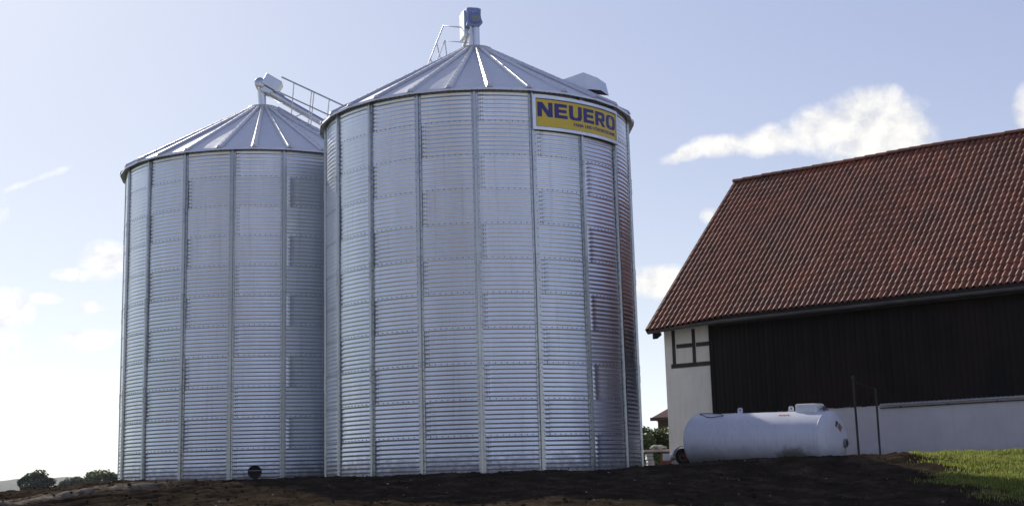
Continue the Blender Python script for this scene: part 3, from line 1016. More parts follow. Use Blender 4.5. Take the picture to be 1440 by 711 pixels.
# silo feet stay visible
for P in (PM, PL):
    d = np.hypot(XX - P.x, YY - P.y)
    k = 1 - sstep(4.2, 4.9, d)
    HH = np.where(d < 4.9, HH * (1 - k) + np.minimum(HH, 0.135) * k, HH)
    HH = np.where(d < 4.05, 0.05, HH)
gv = np.stack([XX, YY, HH + Z0], -1).reshape(-1, 3)
nx, ny = len(GX_), len(GY_)
idx = np.arange(nx * ny).reshape(ny, nx)
gf = np.stack([idx[:-1, :-1], idx[:-1, 1:], idx[1:, 1:], idx[1:, :-1]], -1).reshape(-1, 4)
me = bpy.data.meshes.new('ground')
me.vertices.add(len(gv)); me.vertices.foreach_set('co', gv.ravel())
me.loops.add(gf.size); me.loops.foreach_set('vertex_index', gf.ravel().astype(np.int32))
me.polygons.add(len(gf)); me.polygons.foreach_set('loop_start', np.arange(0, gf.size, 4, dtype=np.int32))
me.polygons.foreach_set('use_smooth', np.ones(len(gf), bool))
me.update(calc_edges=True); me.validate()
# zones: soil, green meadow, stubble
def zone_soil(X, Y):
    return sstep(-26, -15.5, X) * (1 - sstep(48, 60, Y)) * sstep(10, 17, Y) * (1 - sstep(16, 24, X))
def zone_grass(X, Y):
    # lawn in front of the barn wall, right of the spoil
    v = (X - 8.9 + (31.0 - Y) * 0.19 + 0.35 * np.sin(Y * 1.9 + 0.6) + 0.22 * np.sin(Y * 4.3 + X * 1.7)) * 0.7
    f = sstep(-0.3, 0.5, v) * sstep(23.0, 27.0, Y + (X - 9) * 0.3 + 0.4 * np.sin(X * 2.3))
    return f * (X > 5)
zs_ = zone_soil(XX, YY); zg = zone_grass(XX, YY)
def zone_crest_sun(X, Y):  # sunlight on the ridge crests, painted as pale soil streaks
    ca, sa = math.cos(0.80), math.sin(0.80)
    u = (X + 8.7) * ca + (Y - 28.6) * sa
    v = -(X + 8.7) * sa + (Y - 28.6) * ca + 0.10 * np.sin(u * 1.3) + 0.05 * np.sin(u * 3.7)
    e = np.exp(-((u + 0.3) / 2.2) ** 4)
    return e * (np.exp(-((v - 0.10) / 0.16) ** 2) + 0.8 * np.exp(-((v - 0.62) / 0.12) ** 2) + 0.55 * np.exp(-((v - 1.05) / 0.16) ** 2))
for nm, val in (('soil', zs_), ('lawn', zg), ('crest_sun', zone_crest_sun(XX, YY))):
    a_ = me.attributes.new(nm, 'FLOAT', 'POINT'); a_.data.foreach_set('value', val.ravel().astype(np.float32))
m, nt, bs = new_mat('ground')
pos = geo_pos(nt)
soil = nt.ramp(nt.noise(pos, 1.6, 9, 0.62), [(0.30, (0.021, 0.0155, 0.0108)), (0.52, (0.046, 0.0345, 0.0235)), (0.74, (0.10, 0.076, 0.053))])
fine = nt.noise(pos, 14, 8, 0.7)
soil = nt.mix(nt.ramp(fine, [(0.35, 0.55), (0.5, 0.0)]), soil, (0.016, 0.012, 0.009))
soil = nt.mix(nt.ramp(nt.noise(pos, 30, 5, 0.7), [(0.64, 0.0), (0.76, 0.5)]), soil, (0.15, 0.118, 0.085))
crest_sun_ = nt.n('ShaderNodeAttribute', attribute_name='crest_sun').outputs['Fac']
dn_ = nt.math('MULTIPLY', crest_sun_, nt.ramp(nt.noise(pos, 5, 7, 0.7), [(0.36, 0.15), (0.55, 1.0)]))
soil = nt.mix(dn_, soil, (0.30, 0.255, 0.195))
lawn = nt.ramp(nt.noise(pos, 3, 6), [(0.3, (0.06, 0.08, 0.018)), (0.7, (0.12, 0.145, 0.03))])
st = nt.ramp(nt.noise(pos, 0.4, 8, 0.65), [(0.3, (0.36, 0.29, 0.19)), (0.7, (0.48, 0.40, 0.27))])
gr = nt.ramp(nt.noise(pos, 0.02, 6, 0.6), [(0.35, (0.055, 0.085, 0.022)), (0.65, (0.085, 0.11, 0.035))])
sep = nt.n('ShaderNodeSeparateXYZ', ins={0: pos})
beh = nt.n('ShaderNodeMapRange', ins={0: sep.outputs[1], 1: 20.0, 2: 8.0, 3: 0.0, 4: 1.0}).outputs[0]
fieldc = nt.mix(beh, gr, st)
as_ = nt.n('ShaderNodeAttribute', attribute_name='soil').outputs['Fac']
al_ = nt.n('ShaderNodeAttribute', attribute_name='lawn').outputs['Fac']
edge = nt.math('ADD', al_, nt.math('MULTIPLY', nt.math('SUBTRACT', nt.noise(pos, 2.5, 6), 0.5), 0.9))
al2 = nt.math('MULTIPLY', nt.ramp(edge, [(0.42, 0.0), (0.58, 1.0)]), nt.math('GREATER_THAN', al_, 0.02))
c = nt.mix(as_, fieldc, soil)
c = nt.mix(al2, c, lawn)
L(nt, c, bs.inputs['Base Color']); bs.inputs['Roughness'].default_value = 0.95
bs.inputs['Specular IOR Level'].default_value = 0.0
b = nt.n('ShaderNodeBump', ins={'Strength': 0.8, 'Distance': 0.03, 'Height': nt.math('ADD', nt.noise(pos, 18, 8, 0.7), nt.math('MULTIPLY', nt.noise(pos, 55, 4), 0.4))})
L(nt, b.outputs[0], bs.inputs['Normal'])
ground = link_mesh('ground', me, m)
tag(ground, 'bare dark soil bank running out into fields', None, None, 'structure')

def gz_at(x, y):
    h = float(hbase(x, y)); 
    w = float(lumps_weight(np.float64(x), np.float64(y)))
    if w > 0.001: h += w * (ground_noise(x, y) + float(extra(np.float64(x), np.float64(y))))
    return h + Z0

def leaf_mat(name, a, b, c):
    m, nt, bs = new_mat(name)
    col = nt.ramp(attr(nt), [(0.0, a), (0.55, b), (1.0, c)])
    L(nt, col, bs.inputs['Base Color']); bs.inputs['Roughness'].default_value = 0.6
    tr = nt.n('ShaderNodeBsdfTranslucent'); L(nt, col, tr.inputs[0])
    mx = nt.n('ShaderNodeMixShader', ins={0: 0.3}); L(nt, bs.outputs[0], mx.inputs[1]); L(nt, tr.outputs[0], mx.inputs[2])
    L(nt, mx.outputs[0], m.node_tree.nodes['Material Output'].inputs[0])
    return m
# grass blades on the lawn
def blade_mesh(n, fn, hmin, hmax, wid):
    V = []; F = []; T = []
    k = 0
    while k < n:
        p = fn()
        if p is None: continue
        x, y, sc = p
        z = gz_at(x, y) - 0.01
        a = random.uniform(0, 2 * math.pi); h = random.uniform(hmin, hmax) * sc
        dx, dy = math.cos(a), math.sin(a); ln = random.uniform(0.1, 0.55) * h
        b0 = len(V)
        w = wid * random.uniform(0.7, 1.3)
        V += [(x - dy * w, y + dx * w, z), (x + dy * w, y - dx * w, z), (x + dx * ln * 0.4 + dy * w * 0.7, y + dy * ln * 0.4 - dx * w * 0.7, z + h * 0.6), (x + dx * ln * 0.4 - dy * w * 0.7, y + dy * ln * 0.4 + dx * w * 0.7, z + h * 0.6), (x + dx * ln, y + dy * ln, z + h)]
        F += [(b0, b0 + 1, b0 + 2, b0 + 3), (b0 + 3, b0 + 2, b0 + 4)]
        t = random.random(); T += [t, t]
        k += 1
    mb = MB(); mb.v, mb.f, mb.tone, mb.mi, mb.sm = V, F, T, [0] * len(F), [False] * len(F)
    return mb
m, nt, bs = new_mat('grass_blade')
c = nt.ramp(attr(nt), [(0.0, (0.10, 0.13, 0.020)), (0.6, (0.24, 0.28, 0.045)), (1.0, (0.42, 0.40, 0.13))])
L(nt, c, bs.inputs['Base Color']); bs.inputs['Roughness'].default_value = 0.6
tr = nt.n('ShaderNodeBsdfTranslucent'); L(nt, c, tr.inputs[0])
mx = nt.n('ShaderNodeMixShader', ins={0: 0.55}); L(nt, bs.outputs[0], mx.inputs[1]); L(nt, tr.outputs[0], mx.inputs[2])
L(nt, mx.outputs[0], m.node_tree.nodes['Material Output'].inputs[0])
M_grass = m
def lawn_pt():
    x = random.uniform(6.6, 15.5); y = random.uniform(20.0, 36.0)
    if x / y > 0.40: return None
    w = float(zone_grass(np.float64(x), np.float64(y)))
    # in front of the wall only
    d = (Vector((x, y, 0)) - BC).dot(bn)
    if d > 0.35: return None
    nn = noise.noise(Vector((x * 1.3, y * 1.3, 0)))
    if random.random() > w * (0.75 + nn * 0.9): return None
    return x, y, 0.8 + 0.6 * max(0, nn + 0.2)
g = blade_mesh(52000, lawn_pt, 0.02, 0.095, 0.006).build('grass', M_grass)
tag(g, 'sunlit rough grass below the white barn wall', 'grass', None, 'stuff')
def weed_pt():
    x = random.uniform(-14, 11); y = random.uniform(20, 32)
    nn = noise.noise(Vector((x * 0.8 + 20, y * 0.8, 3)))
    if nn < 0.28 or random.random() > 0.6: return None
    if math.hypot(x - PM.x, y - PM.y) < 4.3: return None
    return x, y, 0.6 + nn
M_weed = leaf_mat('weed_leaf', (0.03, 0.04, 0.012), (0.05, 0.065, 0.02), (0.08, 0.085, 0.03))
g = blade_mesh(900, weed_pt, 0.03, 0.08, 0.005).build('weeds', M_weed)
tag(g, 'thin weeds sprouting from the dark soil', 'weeds', None, 'stuff')

# clods and stones
def blob(mb, c, r, sub=1, flat=0.7, mi=0, amp=0.35):
    bm = bmesh.new(); bmesh.ops.create_icosphere(bm, subdivisions=sub, radius=1)
    s = Vector((random.uniform(0, 50), random.uniform(0, 50), random.uniform(0, 50)))
    sx, sy = random.uniform(0.75, 1.25), random.uniform(0.75, 1.25)
    for v in bm.verts:
        k = 1 + amp * noise.noise(v.co * 1.6 + s)
        v.co = Vector((v.co.x * sx, v.co.y * sy, v.co.z * flat)) * (r * k)
    mb.from_bm(bm, mi, False, random.random(), Matrix.Translation(c))
def scatter(n, r0, r1, pw, sub, amp):
    mb = MB()
    k = 0
    while k < n:
        y = random.uniform(18, 33.5); x = random.uniform(-0.42, 0.40) * y
        if math.hypot(x - PM.x, y - PM.y) < 4.25 or math.hypot(x - PL.x, y - PL.y) < 4.25: continue
        if float(zone_grass(np.float64(x), np.float64(y))) > 0.3: continue
        r = r0 + (r1 - r0) * random.random() ** pw
        blob(mb, (x, y, gz_at(x, y) + r * 0.15), r, sub, 0.7, 0, amp); k += 1
    return mb
M_clod = simple('soil_clod', (0.042, 0.029, 0.019), 0.95, 0, 0.4, 6, 0.6, 40)
M_clod.node_tree.nodes['Principled BSDF'].inputs['Specular IOR Level'].default_value = 0.0
o = scatter(4200, 0.010, 0.045, 3.0, 1, 0.7).build('soil_clods', M_clod)
tag(o, 'loose clods of dark soil strewn over the bank', 'soil', None, 'stuff')
o = scatter(130, 0.010, 0.032, 2.2, 1, 0.3).build('pebbles', simple('pebble', (0.26, 0.245, 0.22), 0.9, 0, 0.2, 2))
tag(o, 'small pale stones scattered on the soil', 'stones', None, 'stuff')

# ---------------------------------------------------------------- gas tank
m, nt, bs = new_mat('tank_paint')
co = obj_co(nt)
base = nt.ramp(nt.noise(co, 1.5, 6, 0.6), [(0.3, (0.58, 0.59, 0.65)), (0.7, (0.67, 0.68, 0.73))])
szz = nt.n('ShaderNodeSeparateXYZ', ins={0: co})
low = nt.n('ShaderNodeMapRange', ins={0: nt.math('ADD', szz.outputs[2], nt.math('MULTIPLY', nt.math('SUBTRACT', nt.noise(co, 2.2, 7, 0.7), 0.5), 0.5)), 1: 0.55, 2: 0.08, 3: 0.0, 4: 0.8}).outputs[0]  # dirt near the bottom, drawn higher to darken the shaded underside
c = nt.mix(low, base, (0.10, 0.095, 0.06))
mp = nt.n('ShaderNodeMapping', ins={'Vector': co, 'Scale': (7, 7, 0.6)})
c = nt.mix(nt.ramp(nt.noise(mp.outputs[0], 2.5, 6, 0.65), [(0.52, 0.0), (0.78, 0.42)]), c, (0.33, 0.27, 0.21))
# scuffed dark patch low on the flank towards the right-hand end
pv = nt.n('ShaderNodeVectorMath', operation='SUBTRACT', ins={0: co, 1: (1.15, -0.45, 0.26)})
pv = nt.n('ShaderNodeVectorMath', operation='MULTIPLY', ins={0: pv.outputs[0], 1: (1.7, 0.6, 3.6)})
pl = nt.n('ShaderNodeVectorMath', operation='LENGTH', ins={0: pv.outputs[0]}).outputs['Value']
pl = nt.math('ADD', pl, nt.math('MULTIPLY', nt.math('SUBTRACT', nt.noise(co, 9, 6, 0.75), 0.5), 1.4))
c = nt.mix(nt.ramp(pl, [(0.45, 0.75), (0.95, 0.0)]), c, (0.10, 0.085, 0.04))
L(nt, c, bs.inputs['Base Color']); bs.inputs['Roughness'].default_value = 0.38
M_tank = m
TA = R_(43)
TR, TLN2 = 0.648, 4.04
tc = at(1072, 613, 33.4)
tank = empty('gas_tank', (tc.x, tc.y, at(1077, 579.5, 33.4).z - 2 * TR), 0)
tank.rotation_euler = (0, R_(1.6), -TA)
tag(tank, 'white horizontal cylindrical gas tank with dished ends beside the barn', 'tank')
mb = MB()
hl = TLN2 / 2; dish = 0.20
prof = []
for i in range(13):
    a = math.pi / 2 * i / 12
    prof.append((TR * math.sin(a), -hl + dish - dish * math.cos(a)))
for s_ in (0.002, 0.33, 0.66, 0.998):
    prof.append((TR, -(hl - dish) + 2 * (hl - dish) * s_))
for i in range(13):
    a = math.pi / 2 * (1 - i / 12)
    prof.append((TR * math.sin(a), hl - dish + dish * math.cos(a)))
MT = Matrix.Translation((0, 0, TR)) @ Matrix.Rotation(R_(90), 4, 'Y')
mb.lathe(prof, 72, 0, True, MT)
for sx in (-1, 1):   # weld seams
    mb.lathe([(TR - 0.002, sx * (hl - dish) - 0.016), (TR + 0.007, sx * (hl - dish)), (TR - 0.002, sx * (hl - dish) + 0.016)], 72, 0, True, MT)
mb.lathe([(TR - 0.002, -0.012), (TR + 0.004, 0), (TR - 0.002, 0.012)], 72, 0, True, MT)
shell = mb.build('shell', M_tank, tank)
def lug(x):
    mb = MB()
    w, h, t = 0.065, 0.13, 0.014
    out = [(-w, -0.02), (w, -0.02), (w, h * 0.7), (w * 0.6, h), (-w * 0.6, h), (-w, h * 0.7)]
    n = 12
    hole = [(0.026 * math.cos(2 * math.pi * k / n), 0.075 + 0.026 * math.sin(2 * math.pi * k / n)) for k in range(n)]
    cu = bpy.data.curves.new('l', 'CURVE'); cu.dimensions = '2D'; cu.fill_mode = 'BOTH'; cu.extrude = t
    for loop in (out, hole):
        sp = cu.splines.new('POLY'); sp.points.add(len(loop) - 1)
        for p, (a, b) in zip(sp.points, loop): p.co = (a, b, 0, 1)
        sp.use_cyclic_u = True
    me = flat_mesh(cu)
    me.transform(Matrix.Translation((x, 0, 2 * TR)) @ Matrix.Rotation(R_(90), 4, 'X'))
    me.name = 'lifting_lug'
    me.materials.clear()
    link_mesh('lifting_lug', me, M_tank, tank)
lug(-0.62); lug(0.80)
mb = MB(); mb.box(1.02, 1.58, -0.20, 0.20, 2 * TR - 0.06, 2 * TR + 0.17, 0, 0.045)
mb.build('valve_dome', simple('dome_white', (0.72, 0.72, 0.72), 0.4), tank)
mb = MB()
mb.tube([(1.68, 0, 2 * TR - 0.05), (1.68, 0, 2 * TR + 0.10)], 0.035, 10); mb.tube([(1.68, 0, 2 * TR + 0.085), (1.68, 0, 2 * TR + 0.11)], 0.05, 10)
mb.tube([(1.62, -0.05, 2 * TR + 0.05), (1.80, -0.05, 2 * TR + 0.03), (1.84, -0.05, 2 * TR - 0.07)], 0.016, 8)
mb.build('valve', simple('valve_dark', (0.10, 0.10, 0.11), 0.5, 0.5), tank)
mb = MB()
mb.tube([(-1.72, -0.10, 2 * TR + 0.012), (-1.45, -0.16, 2 * TR + 0.012), (-1.05, -0.22, 2 * TR - 0.012), (-0.9, -0.30, 2 * TR - 0.055), (-1.2, -0.36, 2 * TR - 0.09), (-1.35, -0.34, 2 * TR - 0.085), (-1.72, -0.12, 2 * TR + 0.004)], 0.010, 6)  # thin dark loop on top of the left end
mb.build('dark_loop', simple('loop_dark', (0.05, 0.05, 0.055), 0.8), tank)
# hazard label and fitting on the right dished end
def end_disc(name, y, z, r, mat, th=0.006, n=4, rot=0.0):
    rr = math.hypot(y, z - TR) / TR
    xx = hl - dish + dish * math.sqrt(max(0.0, 1 - rr * rr))
    nrm = Vector(((xx - hl + dish) / dish ** 2, y / TR ** 2, (z - TR) / TR ** 2)).normalized()
    q = nrm.to_track_quat('Z', 'Y').to_matrix().to_4x4()
    M_ = Matrix.Translation(Vector((xx, y, z)) + nrm * 0.004) @ q @ Matrix.Rotation(rot, 4, 'Z')
    mb = MB(); mb.lathe([(r, 0), (r, th), (0, th)], n, 0, False, M_)
    return mb.build(name, mat, tank)
M_lred = simple('label_red', (0.30, 0.09, 0.08), 0.5, 0, 0.3, 20, dirt=(0.6, 0.6, 0.6), dirt_amt=0.6)
M_lblk = simple('label_black', (0.03, 0.03, 0.03), 0.5)
end_disc('hazard_label', 0.10, TR + 0.27, 0.10, M_lred, 0.005, 4)
end_disc('hazard_label', 0.00, TR + 0.37, 0.055, M_lblk, 0.005, 4, 0.4)
end_disc('hazard_label', -0.05, TR + 0.31, 0.04, M_lblk, 0.005, 4, 0.9)
end_disc('drain_flange', 0.30, TR - 0.08, 0.10, simple('flange_grey', (0.22, 0.23, 0.26), 0.5, 0.3), 0.05, 18)
end_disc('drain_plug', 0.30, TR - 0.08, 0.06, M_lblk, 0.062, 14)
for x in (-1.25, 1.25):
    mb = MB(); mb.box(x - 0.1, x + 0.1, -0.42, 0.42, -0.75, 0.10, 0, 0.01); mb.build('saddle', M_conc, tank)
# faded red mark on the lit shoulder
mb = MB()
vs = []; n = 20
for k in range(n + 1):
    x = 0.66 + 0.30 * k / n
    for q in (-1, 1):
        a = R_(60 + q * (2.2 + 1.2 * math.sin(k * 1.9)) + 1.5 * math.sin(k * 0.9))
        vs.append((x, -math.cos(a) * (TR + 0.003), TR + math.sin(a) * (TR + 0.003)))
mb.add(vs, [(2 * k, 2 * k + 2, 2 * k + 3, 2 * k + 1) for k in range(n)])
mb.build('faded_mark', M_lred, tank)

# ---------------------------------------------------------------- pipe frame by the wall
pf0 = bl(1208, 640, -0.55); pf1 = bl(1238, 641, -0.55)
pt0 = bl(1199.5, 531, -0.55); pt1 = bl(1231, 545, -0.55)
def bw(v): return Vector((BC.x, BC.y, BG)) + bu * v.x + bn * v.y + Vector((0, 0, v.z))
pf = empty('pipe_frame', bw((pf0 + pf1) / 2))
tag(pf, 'two thin rusty steel posts joined by a top bar beside the tank', 'frame')
M_rust = simple('rusty_green_steel', (0.05, 0.05, 0.042), 0.75, 0.2, 0.35, 8)
o_ = pf.location.copy()
mb = MB(); a0, a1 = bw(pf0) - Vector((0, 0, 0.25)), bw(pt0)
mb.tube([a0, a1], 0.031, 10); child(pf, 'post', mb, M_rust, o_)
mb = MB(); mb.lathe([(0.0, -0.06), (0.045, -0.06), (0.055, 0.0), (0.045, 0.06), (0.0, 0.07)], 12, 0, True, Matrix.Translation(a1)); child(pf, 'post_cap', mb, M_rust, o_)
mb = MB(); b0_, b1_ = bw(pf1) - Vector((0, 0, 0.25)), bw(pt1)
mb.tube([b0_, b1_], 0.028, 10); child(pf, 'post', mb, M_rust, o_)
mb = MB(); mb.tube([a1 - Vector((0, 0, 0.10)), b1_ - Vector((0, 0, 0.03))], 0.009, 8); child(pf, 'top_bar', mb, M_boarddark, o_)

# ---------------------------------------------------------------- trailer by the tank
tp = at(961, 652, 37.4)
gzt = gz_at(tp.x, tp.y)
trl = empty('trailer', (tp.x, tp.y, gzt), -0.25)
tag(trl, 'low trailer with a pale mudguard over its dark wheel, left of the tank', 'trailer')
M_mud = simple('mudguard_grey', (0.75, 0.75, 0.74), 0.5, 0.2, 0.15, 5)
M_tyre = simple('tyre', (0.014, 0.014, 0.014), 0.85)
WR = 0.23
WC = Vector((0.02, 0, WR - 0.02))
mb = MB()
vs = []; fs = []
n = 14
for i in range(n + 1):
    a = math.pi * (0.02 + 0.96 * i / n)
    for r, y in ((0.285, -0.12), (0.285, 0.12), (0.270, 0.12), (0.270, -0.12)):
        vs.append(WC + Vector((math.cos(a) * r, y, math.sin(a) * r)))
for i in range(n):
    for k in range(4): fs.append((i * 4 + k, i * 4 + (k + 1) % 4, (i + 1) * 4 + (k + 1) % 4, (i + 1) * 4 + k))
fs += [(3, 2, 1, 0), tuple(n * 4 + k for k in range(4))]
mb.add(vs, fs, 0, True)
mb.build('mudguard', M_mud, trl)
wh = MB(); Mw = Matrix.Translation(WC) @ Matrix.Rotation(R_(90), 4, 'X')
wh.lathe([(0.12, 0.07), (0.19, 0.085), (0.22, 0.06), (0.22, -0.06), (0.19, -0.085), (0.12, -0.07)], 28, 0, True, Mw)
wheel = wh.build('wheel', M_tyre, trl)
rm = MB(); rm.lathe([(0.125, 0.05), (0.11, 0.03), (0.05, 0.03), (0.045, 0.065), (0, 0.065)], 20, 0, True, Mw)
rm.build('rim', simple('rim_rust', (0.10, 0.045, 0.03), 0.6, 0.3), wheel)
mb = MB(); mb.box(-0.52, -0.33, -0.15, 0.9, 0.12, 0.30, 0, 0.01); mb.box(0.33, 0.66, -0.10, 0.9, 0.16, 0.26, 0, 0.01); mb.box(-0.32, 0.33, 0.14, 0.9, 0.18, 0.44, 0, 0.01)
mb.build('chassis', M_mud, trl)
mb = MB(); mb.tube([(0.66, 0.4, 0.21), (1.45, 0.4, 0.19)], 0.035, 8); mb.build('drawbar', M_mud, trl)

# ---------------------------------------------------------------- clutter between silo and barn
tpos = at(926, 655, 44.0)
gzc = gz_at(tpos.x, tpos.y)
def P(px, py, Y): return at(px, py, Y)
M_slab = simple('slab_pinkish', (0.50, 0.40, 0.36), 0.85, 0, 0.2, 4)
M_block = simple('pale_block', (0.55, 0.54, 0.52), 0.9, 0, 0.2, 4)
tb_ = empty('work_table', (tpos.x + 0.15, tpos.y, gzc))
tag(tb_, 'rough slab table on pale stacked blocks between near silo and barn', 'table')
ztop = at(925, 632, 44).z - gzc
mb = MB(); mb.box(-0.62, 0.85, -0.45, 0.45, ztop - 0.07, ztop, 0, 0.015); mb.build('table_top', M_slab, tb_)
for xx in (-0.42, 0.66):
    mb = MB(); z = 0.0; k = 0
    while z < ztop - 0.13:
        j = random.uniform(-0.025, 0.025); hgt = min(0.105, ztop - 0.07 - z)
        mb.box(xx - 0.10 + j, xx + 0.10 + j, -0.34 + j, 0.34, z, z + hgt - 0.012, 0, 0.012); z += hgt; k += 1
    mb.build('leg', M_block, tb_)
bg = empty('sack', (tpos.x - 0.02, tpos.y, gzc + ztop))
tag(bg, 'small grey rounded sack lying on the rough slab table', 'sack')
mb = MB(); blob(mb, (0, 0, 0.06), 0.23, 3, 0.42, 0, 0.35); sk = mb.build('body', simple('sack_grey', (0.20, 0.205, 0.19), 0.9, 0, 0.25, 8), bg)
for p in sk.data.polygons: p.use_smooth = True
mb = MB(); mb.tube([(0.12, -0.05, 0.09), (0.22, -0.08, 0.07), (0.28, -0.09, 0.04)], [0.07, 0.035, 0.05], 8); mb.build('neck', sk.data.materials[0], bg)
def crate(px, py, Y, w, h, col, label):
    p = at(px, py, Y)
    z = gz_at(p.x, p.y)
    o = empty('crate', (p.x, p.y, z), random.uniform(-0.3, 0.3))
    tag(o, label, 'crate')
    M_ = simple('crate_' + str(px), col, 0.8, 0, 0.25, 6)
    mb = MB()
    mb.box(-w / 2, w / 2, -w / 2, w / 2, 0, 0.02)
    for k in range(3):
        z0 = h * k / 3 + 0.021; z1 = h * (k + 1) / 3 - 0.01
        for s_ in (-1, 1):
            mb.box(-w / 2, w / 2, s_ * w / 2 - 0.012, s_ * w / 2 + 0.012, z0, z1)
            mb.box(s_ * w / 2 - 0.012, s_ * w / 2 + 0.012, -w / 2 + 0.013, w / 2 - 0.013, z0, z1)
    mb.build('slats', M_, o)
    mb = MB()
    for a_ in (-1, 1):
        for b_ in (-1, 1):
            mb.box(a_ * (w / 2 - 0.035) - 0.02, a_ * (w / 2 - 0.035) + 0.02, b_ * (w / 2 - 0.035) - 0.02, b_ * (w / 2 - 0.035) + 0.02, 0.022, h - 0.005)
    mb.build('corner_posts', M_, o)
crate(937, 653, 43.2, 0.30, 0.34, (0.25, 0.08, 0.05), 'small reddish brown crate on the ground under the slab table')
crate(911, 655, 42.5, 0.40, 0.14, (0.50, 0.48, 0.42), 'low pale crate on the soil at the foot of the near silo')

# ---------------------------------------------------------------- trees
M_bark = simple('bark', (0.06, 0.045, 0.035), 0.9, 0, 0.3, 5)
def tree(name, base, h, w, label, group, mat, n, leaf, seed, crown_lo=0.12, cat='tree'):
    rnd = random.Random(seed)
    t = empty(name, base)
    tag(t, label, cat, group)
    mb = MB()
    tr_h = h * 0.62
    mb.tube([(0, 0, -0.4), (0.02 * h, 0, tr_h * 0.4), (0.0, 0.02 * h, tr_h)], [0.035 * h, 0.025 * h, 0.010 * h], 8)
    clumps = []
    for k in range(16):
        a = rnd.uniform(0, 2 * math.pi); e = rnd.uniform(-0.2, 1.0)
        rr = rnd.uniform(0.35, 0.85)
        zz = crown_lo + (1 - crown_lo) * (0.42 + 0.42 * e * rnd.uniform(0.5, 1))
        sc = math.sqrt(max(0.08, 1 - ((zz - 0.5) / 0.55) ** 2))
        c = Vector((math.cos(a) * w / 2 * rr * sc, math.sin(a) * w / 2 * rr * sc, zz * h))
        clumps.append((c, rnd.uniform(0.16, 0.30) * w, rnd.uniform(-0.25, 0.25)))
        mb.tube([(0, 0, tr_h * rnd.uniform(0.4, 0.95)), c * 0.6 + Vector((0, 0, 0.2 * h)), c], [0.012 * h, 0.008 * h, 0.003 * h], 5)
    mb.build('trunk', M_bark, t)
    V = []; F = []; T = []
    for i in range(n):
        c, r, tn = clumps[rnd.randrange(len(clumps))]
        d = Vector((rnd.gauss(0, 1), rnd.gauss(0, 1), rnd.gauss(0, 1))).normalized() * (r * rnd.random() ** 0.45)
        d.z *= 0.75
        p = c + d
        if p.z < 0.02 * h: continue
        s_ = leaf * rnd.uniform(0.6, 1.4)
        u = Vector((rnd.gauss(0, 1), rnd.gauss(0, 1), rnd.gauss(0, 0.6))).normalized()
        v = u.orthogonal().normalized()
        b0 = len(V)
        V += [p - u * s_, p + v * s_ * 0.5, p + u * s_, p - v * s_ * 0.5]
        F.append((b0, b0 + 1, b0 + 2, b0 + 3))
        T.append(min(1, max(0, 0.5 + tn + rnd.uniform(-0.3, 0.3))))
    mb = MB(); mb.v, mb.f, mb.tone, mb.mi, mb.sm = [tuple(v) for v in V], F, T, [0] * len(F), [False] * len(F)
    mb.build('crown', mat, t)
    return t
M_leafd = leaf_mat('leaves_dark', (0.018, 0.030, 0.012), (0.035, 0.055, 0.018), (0.06, 0.085, 0.028))
M_leafm = leaf_mat('leaves_mid', (0.028, 0.042, 0.014), (0.055, 0.078, 0.022), (0.10, 0.12, 0.035))
M_leafy = leaf_mat('leaves_fresh', (0.05, 0.07, 0.018), (0.09, 0.12, 0.03), (0.16, 0.18, 0.05))
DT = 260.0
def far_tree(px0, px1, top, D, label, mat, seed, n=6500):
    c = at((px0 + px1) / 2, top, D)
    w = (px1 - px0) / FPX * D
    tree('field_tree', (c.x, c.y, 0.0), c.z, w * 1.02, label, 'trees out in the field', mat, n, 0.035 * w + 0.05, seed)
far_tree(30, 76, 661, DT, 'dark round field tree standing alone, leftmost of the far trees', M_leafd, 11)
far_tree(84, 121, 667, DT + 60, 'low pale green field tree right of the dark round one', M_leafm, 12)
far_tree(119, 158, 657.5, DT + 20, 'light feathery field tree next to the left silo', M_leafy, 13, 4200)
far_tree(144, 182, 656, DT - 20, 'dark bushy field tree half hidden behind the left silo', M_leafd, 14)
# tree and brick house seen between silo and barn
c = at(914, 582, 66)
tree('garden_tree', (c.x, c.y, 0.0), c.z, 2.3, 'sunlit green tree in the gap between near silo and barn', None, M_leafy, 7000, 0.10, 21)
c = at(899, 600, 90)
tree('garden_tree', (c.x, c.y, 0.0), c.z, 2.8, 'darker green tree mostly hidden behind the right edge of the near silo', None, M_leafd, 4000, 0.11, 22)
hs = at(925, 640, 72)
house = empty('outbuilding', (hs.x, hs.y, 0.0), -0.17)
tag(house, 'small brown brick outbuilding with red roof behind the barn corner', 'building')
M_brick, nt, bs = new_mat('brown_brick')
co = obj_co(nt)
bk = nt.n('ShaderNodeTexBrick', ins={'Vector': nt.n('ShaderNodeMapping', ins={'Vector': co, 'Rotation': (R_(90), 0, 0)}).outputs[0], 'Color1': (0.13, 0.055, 0.035, 1), 'Color2': (0.10, 0.045, 0.03, 1), 'Mortar': (0.14, 0.11, 0.09, 1), 'Scale': 4.0})
L(nt, bk.outputs[0], bs.inputs['Base Color']); bs.inputs['Roughness'].default_value = 0.9
ez = at(925, 587, 72).z
mb = MB(); mb.box(0.08, 7.0, 0, 6, -0.3, ez); mb.build('wall', M_brick, house)
mb = MB()
mb.add([(-0.25, -0.3, ez - 0.02), (7.3, -0.3, ez - 0.02), (7.3, 6.3, ez - 0.02), (-0.25, 6.3, ez - 0.02), (2.6, 3.0, ez + 1.7), (5.2, 3.0, ez + 1.7)], [(0, 1, 5, 4), (1, 2, 5), (2, 3, 4, 5), (3, 0, 4), (3, 2, 1, 0)])
rf = mb.build('roof', simple('outbuilding_tiles', (0.20, 0.085, 0.065), 0.7, 0, 0.25, 6), house)
mb = MB(); mb.box(-0.28, 7.33, -0.36, -0.30, ez - 0.16, ez + 0.01); mb.build('eaves_board', simple('eaves_brown', (0.08, 0.045, 0.035), 0.8), rf)

